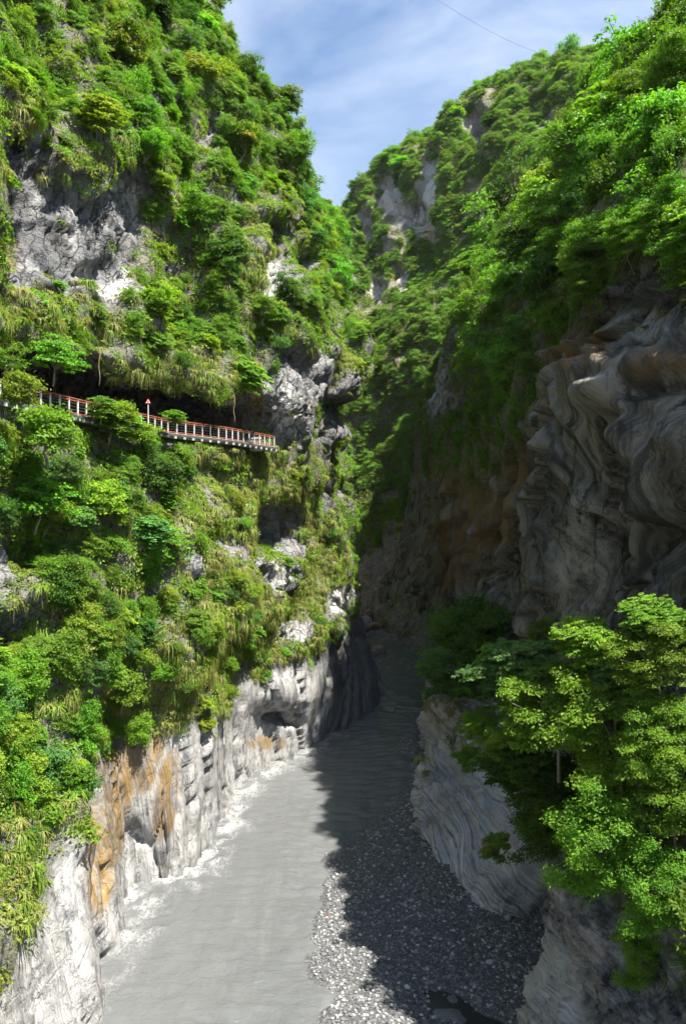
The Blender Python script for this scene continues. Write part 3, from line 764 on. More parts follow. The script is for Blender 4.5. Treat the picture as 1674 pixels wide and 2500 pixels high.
def tube(path, r0, r1, sides=5):
    path = np.array(path, float); n = len(path)
    d = unit(np.gradient(path, axis=0))
    ref = np.where(np.abs(d[:, 2:3]) > 0.9, np.array([[1., 0, 0]]), np.array([[0, 0, 1.]]))
    u = unit(np.cross(d, ref)); w = np.cross(d, u)
    r = np.linspace(r0, r1, n)[:, None]
    v = []
    for k in range(sides):
        a = 2 * math.pi * k / sides
        v.append(path + (u * math.cos(a) + w * math.sin(a)) * r)
    v = np.stack(v, 1).reshape(-1, 3)
    f = [(i * sides + k, i * sides + (k + 1) % sides, (i + 1) * sides + (k + 1) % sides, (i + 1) * sides + k) for i in range(n - 1) for k in range(sides)]
    return v, np.array(f)


def tubes_mesh(name, tubes, mat):
    vs, fs, o = [], [], 0
    for v, f in tubes:
        vs.append(v); fs.append(f + o); o += len(v)
    return mesh_np(name, np.concatenate(vs), np.concatenate(fs), mat, True)


def tree_proto(seed, height, rz, clumps, per, leaf, flat=0.6, spread=0.36, mat='leaf', rosette=0, hollow=0.55, thick=0.05, aspect=0.62):
    """crown radius 1, base at the origin"""
    g = np.random.default_rng(seed)
    cc = []
    tries = 0
    while len(cc) < clumps and tries < 4000:
        tries += 1
        v = g.normal(size=3); v /= np.linalg.norm(v)
        if v[2] < -0.8: continue
        rr = (1 - spread * 0.75) * g.uniform(hollow, 1.0) * (1 + 0.18 * g.normal())
        q = np.array([v[0] * rr, v[1] * rr, v[2] * rr * rz])
        if all(np.linalg.norm((q - k[0]) * np.array([1, 1, 1.3])) > spread * 0.62 for k in cc): cc.append((q, spread * g.uniform(0.7, 1.25)))
    centre = np.array([0, 0, height - rz])
    C, N, S, T = [], [], [], []
    for q, r in cc:
        k = int(per * (r / spread) ** 2)
        ct = g.normal() * 0.16
        v = unit(g.normal(size=(k, 3)))
        v[:, 2] = np.where(v[:, 2] < -0.15, -v[:, 2] * 0.6, v[:, 2])
        rad = r * g.uniform(0.25, 1.0, size=(k, 1)) ** 0.5 * (1 + 0.25 * g.normal(size=(k, 1)))
        pos = q + centre + v * rad * np.array([1, 1, flat])
        nn = v * 0.7 + np.array([0, 0, 0.75]) + g.normal(size=(k, 3)) * 0.42
        if rosette:
            m = max(1, k // rosette)
            base = pos[:m]
            for j in range(rosette):
                a = 2 * math.pi * (j + g.uniform(-.3, .3, m)) / rosette
                off = np.stack([np.cos(a), np.sin(a), -0.25 + 0 * a], 1) * leaf * 0.55
                C.append(base + off); N.append(np.stack([np.cos(a) * 0.35, np.sin(a) * 0.35, 1 + 0 * a], 1) + g.normal(size=(m, 3)) * 0.22)
                S.append(leaf * g.uniform(0.7, 1.2, m)); T.append(0.5 + ct + g.normal(size=m) * 0.16)
        else:
            C.append(pos); N.append(nn); S.append(leaf * g.uniform(0.55, 1.35, k)); T.append(0.48 + ct + g.normal(size=k) * 0.2 + 0.25 * (v[:, 2] - 0.3) * 0)
    crown = leaves_mesh('crown', np.concatenate(C), np.concatenate(N), np.concatenate(S), np.concatenate(T), M[mat], aspect, rng=g)
    tb = []
    top = centre + np.array([0, 0, -0.15 * rz])
    base = np.array([0, 0, -0.5])
    bend = np.array([g.normal() * 0.1, g.normal() * 0.1, 0])
    trunk = [base, base * 0.5 + bend * 0.3, (base + top) * 0.5 + bend, top]
    tb.append(tube(trunk, thick, thick * 0.45, 6))
    for q, r in cc[:26]:
        s = trunk[2] * (1 - (t_ := g.uniform(0.1, 1.0))) + top * t_
        e = q + centre
        m = (s + e) / 2 + np.array([g.normal() * 0.06, g.normal() * 0.06, 0.10 + 0.04 * g.normal()])
        tb.append(tube([s, m, e * 0.75 + m * 0.25 + g.normal(size=3) * 0.03, e], thick * 0.42, thick * 0.1, 4))
    return crown, tubes_mesh('trunk', tb[:1], M['bark']), tubes_mesh('limbs', tb[1:], M['bark'])


FORMS = {
    'broad domed tree': tree_proto(11, 1.35, 0.85, 52, 84, 0.105, flat=0.8, spread=0.30, hollow=0.3),
    'tall narrow tree': tree_proto(12, 2.0, 1.30, 60, 84, 0.105, flat=0.9, spread=0.31, hollow=0.3),
    'layered spreading tree': tree_proto(13, 1.25, 0.75, 46, 92, 0.10, flat=0.45, spread=0.32, hollow=0.4),
    'open branched tree': tree_proto(14, 1.6, 0.95, 34, 70, 0.10, flat=0.8, spread=0.26, hollow=0.5),
    'dense round tree': tree_proto(15, 1.4, 0.95, 60, 95, 0.09, flat=0.9, spread=0.30, hollow=0.3),
    'large leaved tree': tree_proto(16, 1.35, 0.85, 40, 90, 0.14, flat=0.6, spread=0.37, rosette=6, hollow=0.4),
}
GOLD = {'broad domed tree': tree_proto(21, 1.35, 0.85, 32, 105, 0.125, flat=0.7, mat='leaf_gold', hollow=0.4), 'layered spreading tree': tree_proto(23, 1.3, 0.75, 30, 110, 0.12, flat=0.5, spread=0.38, mat='leaf_gold', hollow=0.5)}
NEAR = {
    'fine': tree_proto(31, 1.5, 0.90, 66, 330, 0.05, flat=0.55, spread=0.21, thick=0.03, hollow=0.4),
    'fine2': tree_proto(32, 1.7, 1.05, 66, 330, 0.05, flat=0.6, spread=0.21, thick=0.03, hollow=0.4),
    'drape': tree_proto(33, 1.6, 1.35, 66, 340, 0.05, flat=1.2, spread=0.21, thick=0.025, hollow=0.4),
    'rosette': tree_proto(34, 1.4, 0.85, 46, 300, 0.10, flat=0.55, spread=0.29, rosette=6, thick=0.03, hollow=0.4),
    'rosette_gold': tree_proto(35, 1.5, 0.9, 20, 130, 0.14, flat=0.6, spread=0.36, rosette=6, mat='leaf_gold', thick=0.035),
    'dark': tree_proto(36, 1.5, 0.90, 56, 330, 0.06, flat=0.75, spread=0.29, thick=0.03, hollow=0.4),
}
SHRUB = {
    'rounded shrub': tree_proto(41, 0.95, 0.70, 20, 75, 0.17, flat=0.75, spread=0.45, thick=0.04, hollow=0.35),
    'leafy spreading shrub': tree_proto(42, 0.85, 0.60, 18, 72, 0.19, flat=0.55, spread=0.46, rosette=5, thick=0.04, hollow=0.35),
    'feathery shrub': tree_proto(43, 1.1, 0.85, 19, 84, 0.15, flat=0.9, spread=0.42, thick=0.035, aspect=0.35, hollow=0.35),
}


def cover_proto(seed, n, r, leaf, h=0.3, aspect=0.6, mat='leaf'):
    g = np.random.default_rng(seed)
    a = g.uniform(0, 2 * math.pi, n); d = r * np.sqrt(g.uniform(0, 1, n)) * (1 + 0.2 * g.normal(size=n))
    lump = 0.5 + 0.5 * np.sin(a * 3 + seed) * np.cos(d * 4 / r)
    c = np.stack([np.cos(a) * d, np.sin(a) * d, h * (1 - (d / r) ** 2 * 0.7) * lump * g.uniform(0.2, 1.1, n)], 1)
    nn = np.stack([np.cos(a) * d / r * 0.7, np.sin(a) * d / r * 0.7, np.ones(n)], 1) + g.normal(size=(n, 3)) * 0.55
    me = leaves_mesh('cover', c, nn, leaf * g.uniform(0.5, 1.4, n), 0.5 + 0.22 * g.normal(size=n), M[mat], aspect, rng=g)
    return me


def grass_proto(seed, n, length, width, droop=1.0, mat='straw', spread=0.25):
    g = np.random.default_rng(seed)
    V, Fc, T, o = [], [], [], 0
    for k in range(n):
        a = g.uniform(0, 2 * math.pi); L = length * g.uniform(0.5, 1.15); w = width * g.uniform(0.7, 1.3)
        out = np.array([math.cos(a), math.sin(a), 0]); sd = np.array([-math.sin(a), math.cos(a), 0])
        b = out * g.uniform(0, spread) + sd * g.normal() * spread * 0.4
        up = g.uniform(0.35, 0.9); pts = []
        for s in (0, 0.33, 0.66, 1.0):
            pts.append(b + out * L * (0.75 * s) + np.array([0, 0, L * (up * s - droop * 1.15 * s * s)]))
        tint = np.clip(g.normal(0.5, 0.25), 0, 1)
        for i, q in enumerate(pts):
            ww = w * (1 - i / 3.3)
            V += [q - sd * ww * 0.5, q + sd * ww * 0.5]; T += [tint, tint]
        for i in range(3): Fc.append((o + 2 * i, o + 2 * i + 1, o + 2 * i + 3, o + 2 * i + 2))
        o += 8
    me = mesh_np('grass', np.array(V), np.array(Fc), M[mat])
    attr(me, 'tint', T)
    return me


COVER = [cover_proto(50 + k, 90, 0.95, (0.20, 0.26, 0.17, 0.23)[k], 0.45, (0.6, 0.7, 0.45, 0.6)[k]) for k in range(4)]
GRASS = [grass_proto(60 + k, 60, (1.0, 1.3, 0.8)[k], 0.07, (1.0, 1.3, 0.7)[k]) for k in range(3)]
COVER_G = [grass_proto(66 + k, 70, (0.9, 1.15)[k], 0.075, (0.8, 1.1)[k], mat='leaf') for k in range(2)]

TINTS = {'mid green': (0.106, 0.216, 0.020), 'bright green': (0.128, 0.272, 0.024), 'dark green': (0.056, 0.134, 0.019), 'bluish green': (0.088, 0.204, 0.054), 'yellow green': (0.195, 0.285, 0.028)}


def protos_as_objects(meshes, colour, nm):
    out = []
    for k, me in enumerate(meshes):
        o = bpy.data.objects.new(nm, me); o.color = (*colour, 1); out.append(o)
    return out


def scatter(name, meshes, colour, pos, rot, scl, label=None):
    """stuff: many small plants as instances of one object"""
    protos = protos_as_objects(meshes, colour, name + '_sprig')
    me = bpy.data.meshes.new(name)
    n = len(pos)
    me.vertices.add(n); me.vertices.foreach_set('co', np.asarray(pos, np.float32).ravel())
    a = me.attributes.new('rot', 'FLOAT_VECTOR', 'POINT'); a.data.foreach_set('vector', np.asarray(rot, np.float32).ravel())
    attr(me, 'scl', scl)
    a = me.attributes.new('pid', 'INT', 'POINT'); a.data.foreach_set('value', RNG.integers(0, len(protos), n).astype(np.int32))
    o = link(name, me)
    o.color = (*colour, 1)
    ng = bpy.data.node_groups.new(name, 'GeometryNodeTree')
    ng.interface.new_socket('Geometry', in_out='INPUT', socket_type='NodeSocketGeometry')
    ng.interface.new_socket('Geometry', in_out='OUTPUT', socket_type='NodeSocketGeometry')
    N, L = ng.nodes, ng.links
    gi, go = N.new('NodeGroupInput'), N.new('NodeGroupOutput')
    ip = N.new('GeometryNodeInstanceOnPoints'); jn = N.new('GeometryNodeJoinGeometry')
    for pr in protos:
        oi = N.new('GeometryNodeObjectInfo'); oi.inputs['Object'].default_value = pr; oi.inputs['As Instance'].default_value = True
        L.new(oi.outputs['Geometry'], jn.inputs[0])

    def named(nm, ty):
        x = N.new('GeometryNodeInputNamedAttribute'); x.data_type = ty; x.inputs['Name'].default_value = nm
        return x.outputs['Attribute']
    L.new(gi.outputs[0], ip.inputs['Points']); L.new(jn.outputs[0], ip.inputs['Instance'])
    ip.inputs['Pick Instance'].default_value = True
    L.new(named('pid', 'INT'), ip.inputs['Instance Index'])
    L.new(named('rot', 'FLOAT_VECTOR'), ip.inputs['Rotation']); L.new(named('scl', 'FLOAT'), ip.inputs['Scale'])
    L.new(ip.outputs[0], go.inputs[0])
    md = o.modifiers.new('scatter', 'NODES'); md.node_group = ng
    tag(o, label, None, None, 'stuff')
    return o


def align(nrm, up=0.6):
    """euler angles that turn +Z to a blend of the surface normal and straight up, with random spin"""
    out = np.zeros((len(nrm), 3))
    for k, v in enumerate(nrm):
        d = Vector(v) * (1 - up) + Vector((0, 0, up))
        qn = Vector((0, 0, 1)).rotation_difference(d.normalized()) @ Matrix.Rotation(random.uniform(0, 6.283), 3, 'Z').to_quaternion()
        out[k] = qn.to_euler()
    return out


# ------------------------------------------------------------------ plants: where they grow
BV = {k: s.bvh(2) for k, s in (('L', LW), ('C', CW), ('R', RW), ('F', FR))}


def hit(px, py, sheets='LRFC'):
    d = Vector(P(px, py, 1.0)).normalized()
    best = None
    for k in sheets:
        r = BV[k].ray_cast(Vector((0, 0, 0)), d)
        if r[0] is not None and (best is None or r[3] < best[1]): best = (r[0], r[3], k)
    return best[0] if best else None


def in_view(s, mx=120, my=160):
    x, y = s.pix()
    f = (s.n * -s.p).sum(1) / np.linalg.norm(s.p, axis=1)
    return (x > -mx) & (x < 1674 + mx) & (y > -my) & (y < 2500 + my) & (f > -0.25)


ZONES = [
    (110, 110, 'in the top left corner'), (330, 60, 'near the top edge of the left slope'), (300, 240, 'high above the grey upper cliff'), (520, 140, 'just under the top of the left skyline'),
    (660, 260, 'along the steep left skyline'), (560, 400, 'in the middle of the upper left slope'), (760, 440, 'at the lower end of the left skyline'), (100, 330, 'just above the grey upper left cliff'),
    (420, 430, 'right beside the grey upper left cliff'), (450, 620, 'in the gully beside the white streaks'), (740, 600, 'above the narrow left rock face'), (800, 730, 'on the left spur facing the valley notch'),
    (570, 760, 'above the tunnel mouth'), (370, 800, 'on the overhang above the road cave'), (120, 790, 'on the left overhang above the road cave'), (720, 820, 'above the streaked face by the tunnel'),
    (100, 950, 'at the left end of the railing'), (150, 1080, 'below the left end of the railing'), (330, 1050, 'in front of the middle of the railing'), (450, 1130, 'just below the railing'), (620, 1180, 'below the right end of the railing'),
    (90, 1260, 'on the left slope above the boulder nose'), (300, 1260, 'in the middle of the left slope'), (460, 1300, 'on the left slope below the road'), (200, 1420, 'right of the grey boulder nose'), (400, 1480, 'lower on the left slope'),
    (580, 1430, 'on the straw coloured left bank'), (750, 1350, 'on the left spur above the river bend'), (100, 1640, 'at the left edge below the boulder'), (280, 1640, 'above the ochre stained bank'), (450, 1640, 'above the striped bank rock'),
    (90, 1850, 'low at the left picture edge'), (230, 1780, 'at the upper end of the ochre stain'), (60, 2080, 'above the white flutes at the bottom left'), (620, 1580, 'above the white rock by the water'),
    (1590, 120, 'in the top right corner'), (1450, 200, 'at the top of the right skyline'), (1340, 330, 'on the right slope below the far ridge'), (1200, 420, 'at the upper end of the right slope'), (1560, 400, 'at the right edge above the overhang'),
    (1420, 480, 'in the middle of the upper right slope'), (1270, 560, 'on the sunlit middle of the right slope'), (1130, 580, 'on the right slope beside the far cliff'), (1400, 640, 'over the top of the right rock wall'), (1130, 760, 'on the right slope above the grey pillar'),
    (1250, 740, 'in the shade of the right slope'), (1130, 900, 'in the shade right of the grey pillar'), (1230, 900, 'in shade beside the right wall'), (1120, 1080, 'low in the shade of the right slope'), (1070, 1150, 'at the shaded foot of the right slope'),
    (900, 1000, 'in the shaded bend of the valley'), (950, 850, 'on the sunlit slope closing the valley'), (900, 620, 'below the far cliffs'), (1000, 380, 'on top of the far hill'), (1250, 230, 'along the far right ridge'),
]


def zone(px, py):
    return min(ZONES, key=lambda z: (z[0] - px) ** 2 + (z[1] - py) ** 2)[2]


LABELS = {}
THINGS = []
USED = set()


def plant(name, cat, parts, colour, loc, scale, lean=None, label=None, group=None, spin=None):
    """an empty with its two parts; meshes are shared between plants of one kind"""
    e = bpy.data.objects.new(name, None); col.objects.link(e)
    e.location = loc
    q = Matrix.Rotation(random.uniform(0, 6.283) if spin is None else spin, 3, 'Z').to_quaternion()
    if lean is not None: q = Vector((0, 0, 1)).rotation_difference(Vector(lean).normalized()) @ q
    e.rotation_euler = q.to_euler()
    e.scale = (scale, scale, scale * random.uniform(0.88, 1.15))
    crown, trunk, limbs = parts
    o = bpy.data.objects.new('crown' if cat == 'tree' else 'foliage', crown); col.objects.link(o); o.parent = e
    o.color = (*colour, 1)
    o = bpy.data.objects.new('trunk' if cat == 'tree' else 'stem', trunk); col.objects.link(o); o.parent = e
    k = bpy.data.objects.new('limbs' if cat == 'tree' else 'twigs', limbs); col.objects.link(k); k.parent = o
    tag(e, label, cat, group)
    LABELS.setdefault(label, []).append(e)
    return e


def jitter(c, a=0.14):
    k = 1 + random.uniform(-a, a)
    return (c[0] * k * (1 + random.uniform(-0.1, 0.1)), c[1] * k, c[2] * k)


taken = []                                  # (x, y, z, r) of every tree crown placed


def clear(p, r, f):
    return all((p[0] - a) ** 2 + (p[1] - b) ** 2 + (p[2] - c) ** 2 > ((r + q) * f) ** 2 for a, b, c, q in taken)


ART = {'o': 'orange', 'i': 'i'}
# trees that stand out in the photograph: crown centre, crown width in its pixels, form, tint, how many metres the crown stands off the wall, label
HERO = [
    (135, 855, 160, 'layered spreading tree', 'bright green', 'L', 'bright green layered tree at the left mouth of the road cave'),
    (25, 880, 130, 'open branched tree', 'bright green', 'L', 'bright green tree cut by the left picture edge beside the cave'),
    (425, 1010, 75, 'large leaved tree', 'bright green', 'L', 'small large leaved tree standing in front of the railing right of the warning sign'),
    (270, 1020, 120, 'large leaved tree', 'mid green', 'L', 'large leaved tree covering the railing left of the warning sign'),
    (340, 1050, 110, 'broad domed tree', 'yellow green', 'L', 'yellow green tree under the warning sign'),
    (40, 945, 150, 'broad domed tree', 'yellow green', 'L', 'yellow green tree at the left picture edge hiding the railing end'),
    (310, 1015, 90, 'large leaved tree', 'bright green', 'L', 'bright large leaved tree hiding the railing just left of the sign'),
    (248, 985, 95, 'large leaved tree', 'mid green', 'L', 'green large leaved tree top hiding the railing behind the cave tree'),
    (300, 1000, 105, 'broad domed tree', 'yellow green', 'L', 'yellow green tree top crossing the railing left of the sign'),
    (380, 1120, 170, 'dense round tree', 'dark green', 'L', 'dark green round tree below the middle of the railing'),
    (120, 1030, 210, 'broad domed tree', 'bright green', 'L', 'broad bright green tree below the left end of the railing'),
    (90, 1170, 200, 'layered spreading tree', 'bright green', 'L', 'bright green layered tree two crowns below the left railing end'),
    (250, 1190, 150, 'broad domed tree', 'yellow green', 'L', 'yellow green domed tree in the middle of the left slope'),
    (370, 1270, 130, 'large leaved tree', 'bluish green', 'L', 'bluish green large leaved tree below the dark round tree'),
    (170, 1380, 150, 'dense round tree', 'mid green', 'L', 'round green tree right above the grey boulder nose'),
    (420, 1290, 100, 'layered spreading tree', 'yellow green', 'L', 'yellow green layered tree below the dark round crown on the left slope'),
    (110, 1830, 170, 'dense round tree', 'bluish green', 'L', 'bluish green round tree low at the left edge above the ochre rock'),
    (50, 1640, 150, 'tall narrow tree', 'bright green', 'L', 'bright green tree at the left edge below the boulder nose'),
    (300, 1640, 160, 'broad domed tree', 'mid green', 'L', 'green domed tree just above the ochre bank'),
    (400, 430, 90, 'broad domed tree', 'yellow green', 'L', 'yellow green tree right of the grey upper cliff'),
    (480, 510, 130, 'tall narrow tree', 'bright green', 'L', 'tall bright green tree in the gully right of the grey upper cliff'),
    (340, 250, 130, 'layered spreading tree', 'mid green', 'L', 'layered green tree high above the grey upper cliff'),
    (640, 730, 90, 'dense round tree', 'mid green', 'L', 'round green tree beside the narrow rock face on the left spur'),
    (300, 80, 150, 'GOLD broad domed tree', 'mid green', 'L', 'tree with golden orange leaf tips near the top of the left slope'),
    (490, 150, 140, 'GOLD layered spreading tree', 'yellow green', 'L', 'golden tipped tree below the left skyline'),
    (590, 310, 130, 'GOLD broad domed tree', 'bright green', 'L', 'golden tipped tree in the middle of the upper left slope'),
    (820, 520, 110, 'GOLD broad domed tree', 'mid green', 'L', 'golden tipped tree at the foot of the left skyline'),
    (1150, 470, 150, 'GOLD broad domed tree', 'yellow green', 'R', 'golden flowering tree on the right slope next to the far cliff'),
    (1120, 560, 120, 'GOLD layered spreading tree', 'bright green', 'R', 'golden tipped tree just below the flowering tree on the right slope'),
    (1530, 90, 190, 'open branched tree', 'bright green', 'R', 'open crowned tree with bare limbs against the sky at the top right'),
    (1460, 130, 150, 'broad domed tree', 'bright green', 'R', 'bright green tree ending the right skyline'),
    (1490, 280, 230, 'layered spreading tree', 'bright green', 'R', 'bright green layered tree below the top right skyline'),
    (1640, 60, 170, 'broad domed tree', 'mid green', 'R', 'green tree cut by the top right corner'),
    (1560, 270, 170, 'layered spreading tree', 'bright green', 'R', 'sunlit layered tree near the right edge'),
    (1640, 370, 150, 'layered spreading tree', 'bright green', 'R', 'bright tree cut by the right edge above the rock overhang'),
    (1500, 390, 150, 'large leaved tree', 'bluish green', 'R', 'pale large leaved tree with bare twigs on the dark right slope'),
    (1540, 510, 150, 'layered spreading tree', 'bright green', 'R', 'sunlit tree leaning over the top of the right rock wall'),
    (1430, 600, 130, 'layered spreading tree', 'mid green', 'R', 'sunlit tree hanging at the left end of the right rock wall'),
    (1330, 420, 170, 'broad domed tree', 'yellow green', 'R', 'yellow green tree on the middle of the right slope'),
    (1220, 640, 130, 'broad domed tree', 'bright green', 'R', 'bright green tree at the lower edge of the sunlit right slope'),
    (1120, 690, 110, 'broad domed tree', 'mid green', 'R', 'sunlit tree above the grey rock pillar'),
    (1160, 870, 110, 'open branched tree', 'bright green', 'R', 'tree with sunlit leaves right of the grey rock pillar'),
]
AT = {(425, 1010): 67.5, (270, 1020): 59.5, (340, 1050): 63, (120, 1030): 51, (25, 880): 47, (40, 945): 44.5, (310, 1015): 62, (248, 985): 57.5, (300, 1000): 60, (135, 855): 54.5}
for (x, y, w, form, tint, sh, lab) in HERO:
    parts = GOLD[form[5:]] if form.startswith('GOLD') else FORMS[form]
    b = Vector(P(x, y, AT[(x, y)])) if (x, y) in AT else hit(x, y + w * 0.12, sh)
    if b is None: b = hit(x + 30, y + w * 0.5, sh)
    if b is None: continue
    r = w * (0.43 if sh == 'L' else 0.5) / F * b.y
    b = b - b.normalized() * r * 0.55                      # crowns stand off the wall
    loc = b - Vector((0, 0, r * 0.75))
    plant('tree', 'tree', parts, jitter(TINTS[tint]), loc, r, (random.uniform(-.1, .1) + (0.12 if sh == 'L' else -0.12), -0.1, 1), lab)
    taken.append((b.x, b.y, b.z, r * 0.9))

# the heavy trees that overhang the right rock wall, and unseen ones added for shade
RIM = [(1480, 130, 170), (1590, 210, 190), (1660, 140, 170), (1400, 240, 150), (1500, 210, 160), (1650, 270, 170), (1330, 330, 150), (1420, 330, 170), (1510, 350, 170), (1590, 340, 170), (1665, 440, 160),
       (1270, 430, 150), (1360, 470, 170), (1450, 450, 170), (1590, 460, 170), (1210, 520, 140), (1300, 550, 170), (1390, 560, 160), (1470, 540, 150), (1620, 520, 160), (1180, 600, 120), (1260, 650, 150), (1350, 660, 160),
       (1440, 650, 130), (1540, 550, 140), (1690, 540, 140), (1190, 720, 120), (1290, 760, 140), (1370, 750, 110), (1250, 860, 130), (1300, 860, 90), (1180, 830, 110), (1715, 600, 190), (1770, 520, 220), (1790, 640, 200), (1840, 560, 220), (1730, 470, 200), (1860, 680, 200)]  # the last six stand out of frame, added to shade the wall
gr_ = random.Random(4)
for (x, y, w) in RIM:
    b = hit(x, y + 20, 'R')
    if b is None: continue
    r = w * 0.56 / F * b.y
    b = b - b.normalized() * r * 0.7
    form = gr_.choice(['broad domed tree', 'layered spreading tree', 'open branched tree', 'large leaved tree']); tint = gr_.choice(['mid green', 'bright green', 'mid green', 'dark green', 'bright green'])
    parts = FORMS[form]
    if b.y < 75 and gr_.random() < 0.5: parts, form = NEAR[gr_.choice(['dark', 'fine', 'drape'])], 'fine leaved tree'
    plant('tree', 'tree', parts, jitter(TINTS[tint]), b - Vector((0, 0, r * 0.75)), r, (-0.25, -0.15, 1), f'{tint} {form} {zone(x, y)}', 'trees ' + zone(x, y))
    taken.append((b.x, b.y, b.z, r * 0.9))

# the near trees on the ledge at the lower right
NEAR_TREES = [
    (1360, 1720, 330, 42, 'fine', 'bright green', 'broad sunlit tree filling the middle of the lower right ledge'),
    (1520, 1790, 360, 38, 'fine2', 'bright green', 'large sunlit tree at the lower right behind the hanging crown'),
    (1280, 1650, 220, 47, 'rosette', 'bluish green', 'pale large leaved tree at the left top of the lower right ledge'),
    (1600, 1590, 260, 36, 'fine', 'mid green', 'sunlit tree at the right edge in front of the rock wall'),
    (1440, 1590, 190, 41, 'rosette', 'bright green', 'large leaved tree between the two sunlit ledge trees'),
    (1480, 2010, 270, 35, 'drape', 'bright green', 'sunlit crown hanging over the dark rock at the lower right'),
    (1600, 2130, 210, 33, 'drape', 'bright green', 'drooping branch crown hanging lowest at the right edge'),
    (1640, 1930, 250, 34, 'fine2', 'bright green', 'sunlit crown cut by the right edge of the picture'),
    (1235, 1830, 150, 46, 'fine', 'yellow green', 'yellow green crown at the left end of the lower right trees'),
    (1270, 1870, 180, 45, 'rosette', 'dark green', 'dark large leaved crown beside the sunlit white block'),
    (1070, 1630, 120, 71, 'rosette', 'bluish green', 'pale leaved tree leaning over the river from the right ledge'),
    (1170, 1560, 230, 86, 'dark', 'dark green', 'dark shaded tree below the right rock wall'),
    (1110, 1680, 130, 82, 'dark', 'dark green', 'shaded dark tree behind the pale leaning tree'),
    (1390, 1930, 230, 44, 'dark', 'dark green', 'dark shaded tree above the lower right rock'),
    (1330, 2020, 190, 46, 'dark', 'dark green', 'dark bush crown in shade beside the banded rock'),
    (1590, 1510, 170, 37, 'rosette', 'mid green', 'topmost sunlit tree at the right edge against the rock wall'),
    (1580, 2310, 150, 34, 'drape', 'mid green', 'half shaded tip of the hanging foliage at the lower right'),
    (1650, 1760, 220, 35, 'fine', 'bright green', 'sunlit tree at the right edge above the hanging crowns'),
    (1385, 1560, 110, 55, 'fine', 'yellow green', 'small yellow green tree top before the rock wall'),
    (1180, 1765, 110, 47, 'fine', 'bright green', 'small sunlit crown at the left tip of the lower right trees'),
    (1215, 1610, 100, 50, 'rosette', 'bright green', 'small large leaved crown at the left shoulder of the ledge trees'),
    (1335, 1565, 90, 48, 'fine2', 'mid green', 'small crown rising left of the yellow green tree top'),
    (1150, 1850, 70, 50, 'rosette', 'mid green', 'small leafy spray left of the dark large leaved crown'),
    (1530, 1650, 150, 38, 'rosette', 'bluish green', 'pale large leaved crown between the sunlit ledge trees'),
    (1665, 2420, 90, 33, 'rosette', 'mid green', 'small green tuft of leaves at the bottom right corner'),
]
for (x, y, w, Yd, form, tint, lab) in NEAR_TREES:
    c = Vector(P(x, y, Yd)); r = w * 0.5 / F * Yd
    plant('tree', 'tree', NEAR[form], jitter(tuple(a_ * b_ for a_, b_ in zip(TINTS[tint], (1.04, 0.95, 1.0))), 0.08), c - Vector((0, 0, r * 0.65)), r * 1.08, (random.uniform(-.25, -.05), -0.1, 1), lab)
    taken.append((c.x, c.y, c.z, r * 0.8))
c = Vector(P(1217, 2058, 53)); r = 44 / F * 53
plant('shrub', 'shrub', NEAR['rosette_gold'], TINTS['bright green'], c - Vector((0, 0, r * 0.8)), r, (-0.3, -0.2, 1), 'hanging spray of orange and green leaves before the banded rock')

# ---- trees that fill the slopes
gv = np.random.default_rng(99)


def fill_trees(s, key, weight, n_try, rad, limit, sep, lean, gold=0.06):
    idx = s.sample(n_try, weight, gv)
    n = 0
    for i in idx:
        if n >= limit: break
        b = Vector(s.p[i]); nr = s.n[i]
        r = rad(b) * gv.uniform(0.72, 1.3)
        cpt = b + Vector(nr) * r * 0.45 + Vector((0, 0, r * 0.35))
        if not clear(cpt, r, sep): continue
        x, y = CX + b.x / b.y * F, CY - b.z / b.y * F
        form = random.choice(list(FORMS)); tint = random.choices(list(TINTS), [4, 3, 2.5, 1.5, 2.0])[0]
        parts, txt = FORMS[form], f'{tint} {form}'
        if gv.uniform() < gold and form in GOLD: parts, txt = GOLD[form], f'golden tipped {form}'
        loc = b - Vector((0, 0, r * 0.4)) + Vector(nr) * r * 0.15
        plant('tree', 'tree', parts, jitter(TINTS[tint]), loc, r, Vector(nr) * lean + Vector((0, 0, 1)), f'{txt} {zone(x, y)}', 'trees ' + zone(x, y))
        taken.append((*cpt, r * 0.9)); n += 1
    return n


px, py = LW.pix(); v = in_view(LW)
hi = LW.row > 8.3
straw_l = blobs(px, py, [(110, 750, 150, 55), (250, 800, 80, 60), (600, 1130, 130, 110), (560, 1250, 120, 140), (760, 1380, 80, 170), (60, 2130, 90, 160), (640, 1540, 140, 110), (700, 1200, 60, 90), (60, 420, 90, 40), (180, 400, 90, 40), (520, 1650, 140, 90), (490, 1330, 90, 110), (560, 1450, 120, 130), (430, 1560, 90, 60), (70, 1500, 90, 60), (300, 1720, 200, 60), (620, 640, 50, 150), (850, 900, 40, 60), (30, 250, 60, 60), (480, 900, 160, 50)], fbm(LW.p * 0.25, 3, 111) * 0.4)
L_KEEP = [(b_[0], b_[1] - 22, b_[2] + 26, b_[3] + 50) + tuple(b_[4:]) for b_ in L_BARE]
keep_l = 1 - blobs(px, py, L_KEEP)
keep_rail = 1 - blobs(px, py, [(530, 1075, 140, 40, 15), (160, 985, 70, 30, 10), (350, 985, 40, 30)])
nL = fill_trees(LW, 'L', v * hi * keep_l * np.clip(1 - l_bare * 1.6, 0, 1) * (1 - 0.9 * straw_l), 2600, lambda b: 1.75 + 0.012 * (b.y - 60), 115, 0.5, 0.35)
nL2 = fill_trees(LW, 'L', v * (LW.row < 4.7) * np.clip(1 - l_bare * 1.8, 0, 1) * (1 - 0.93 * straw_l) * keep_rail * keep_l * (px < 700), 1500, lambda b: 1.25, 55, 0.5, 0.35, 0.02)
px, py = RW.pix(); v = in_view(RW)
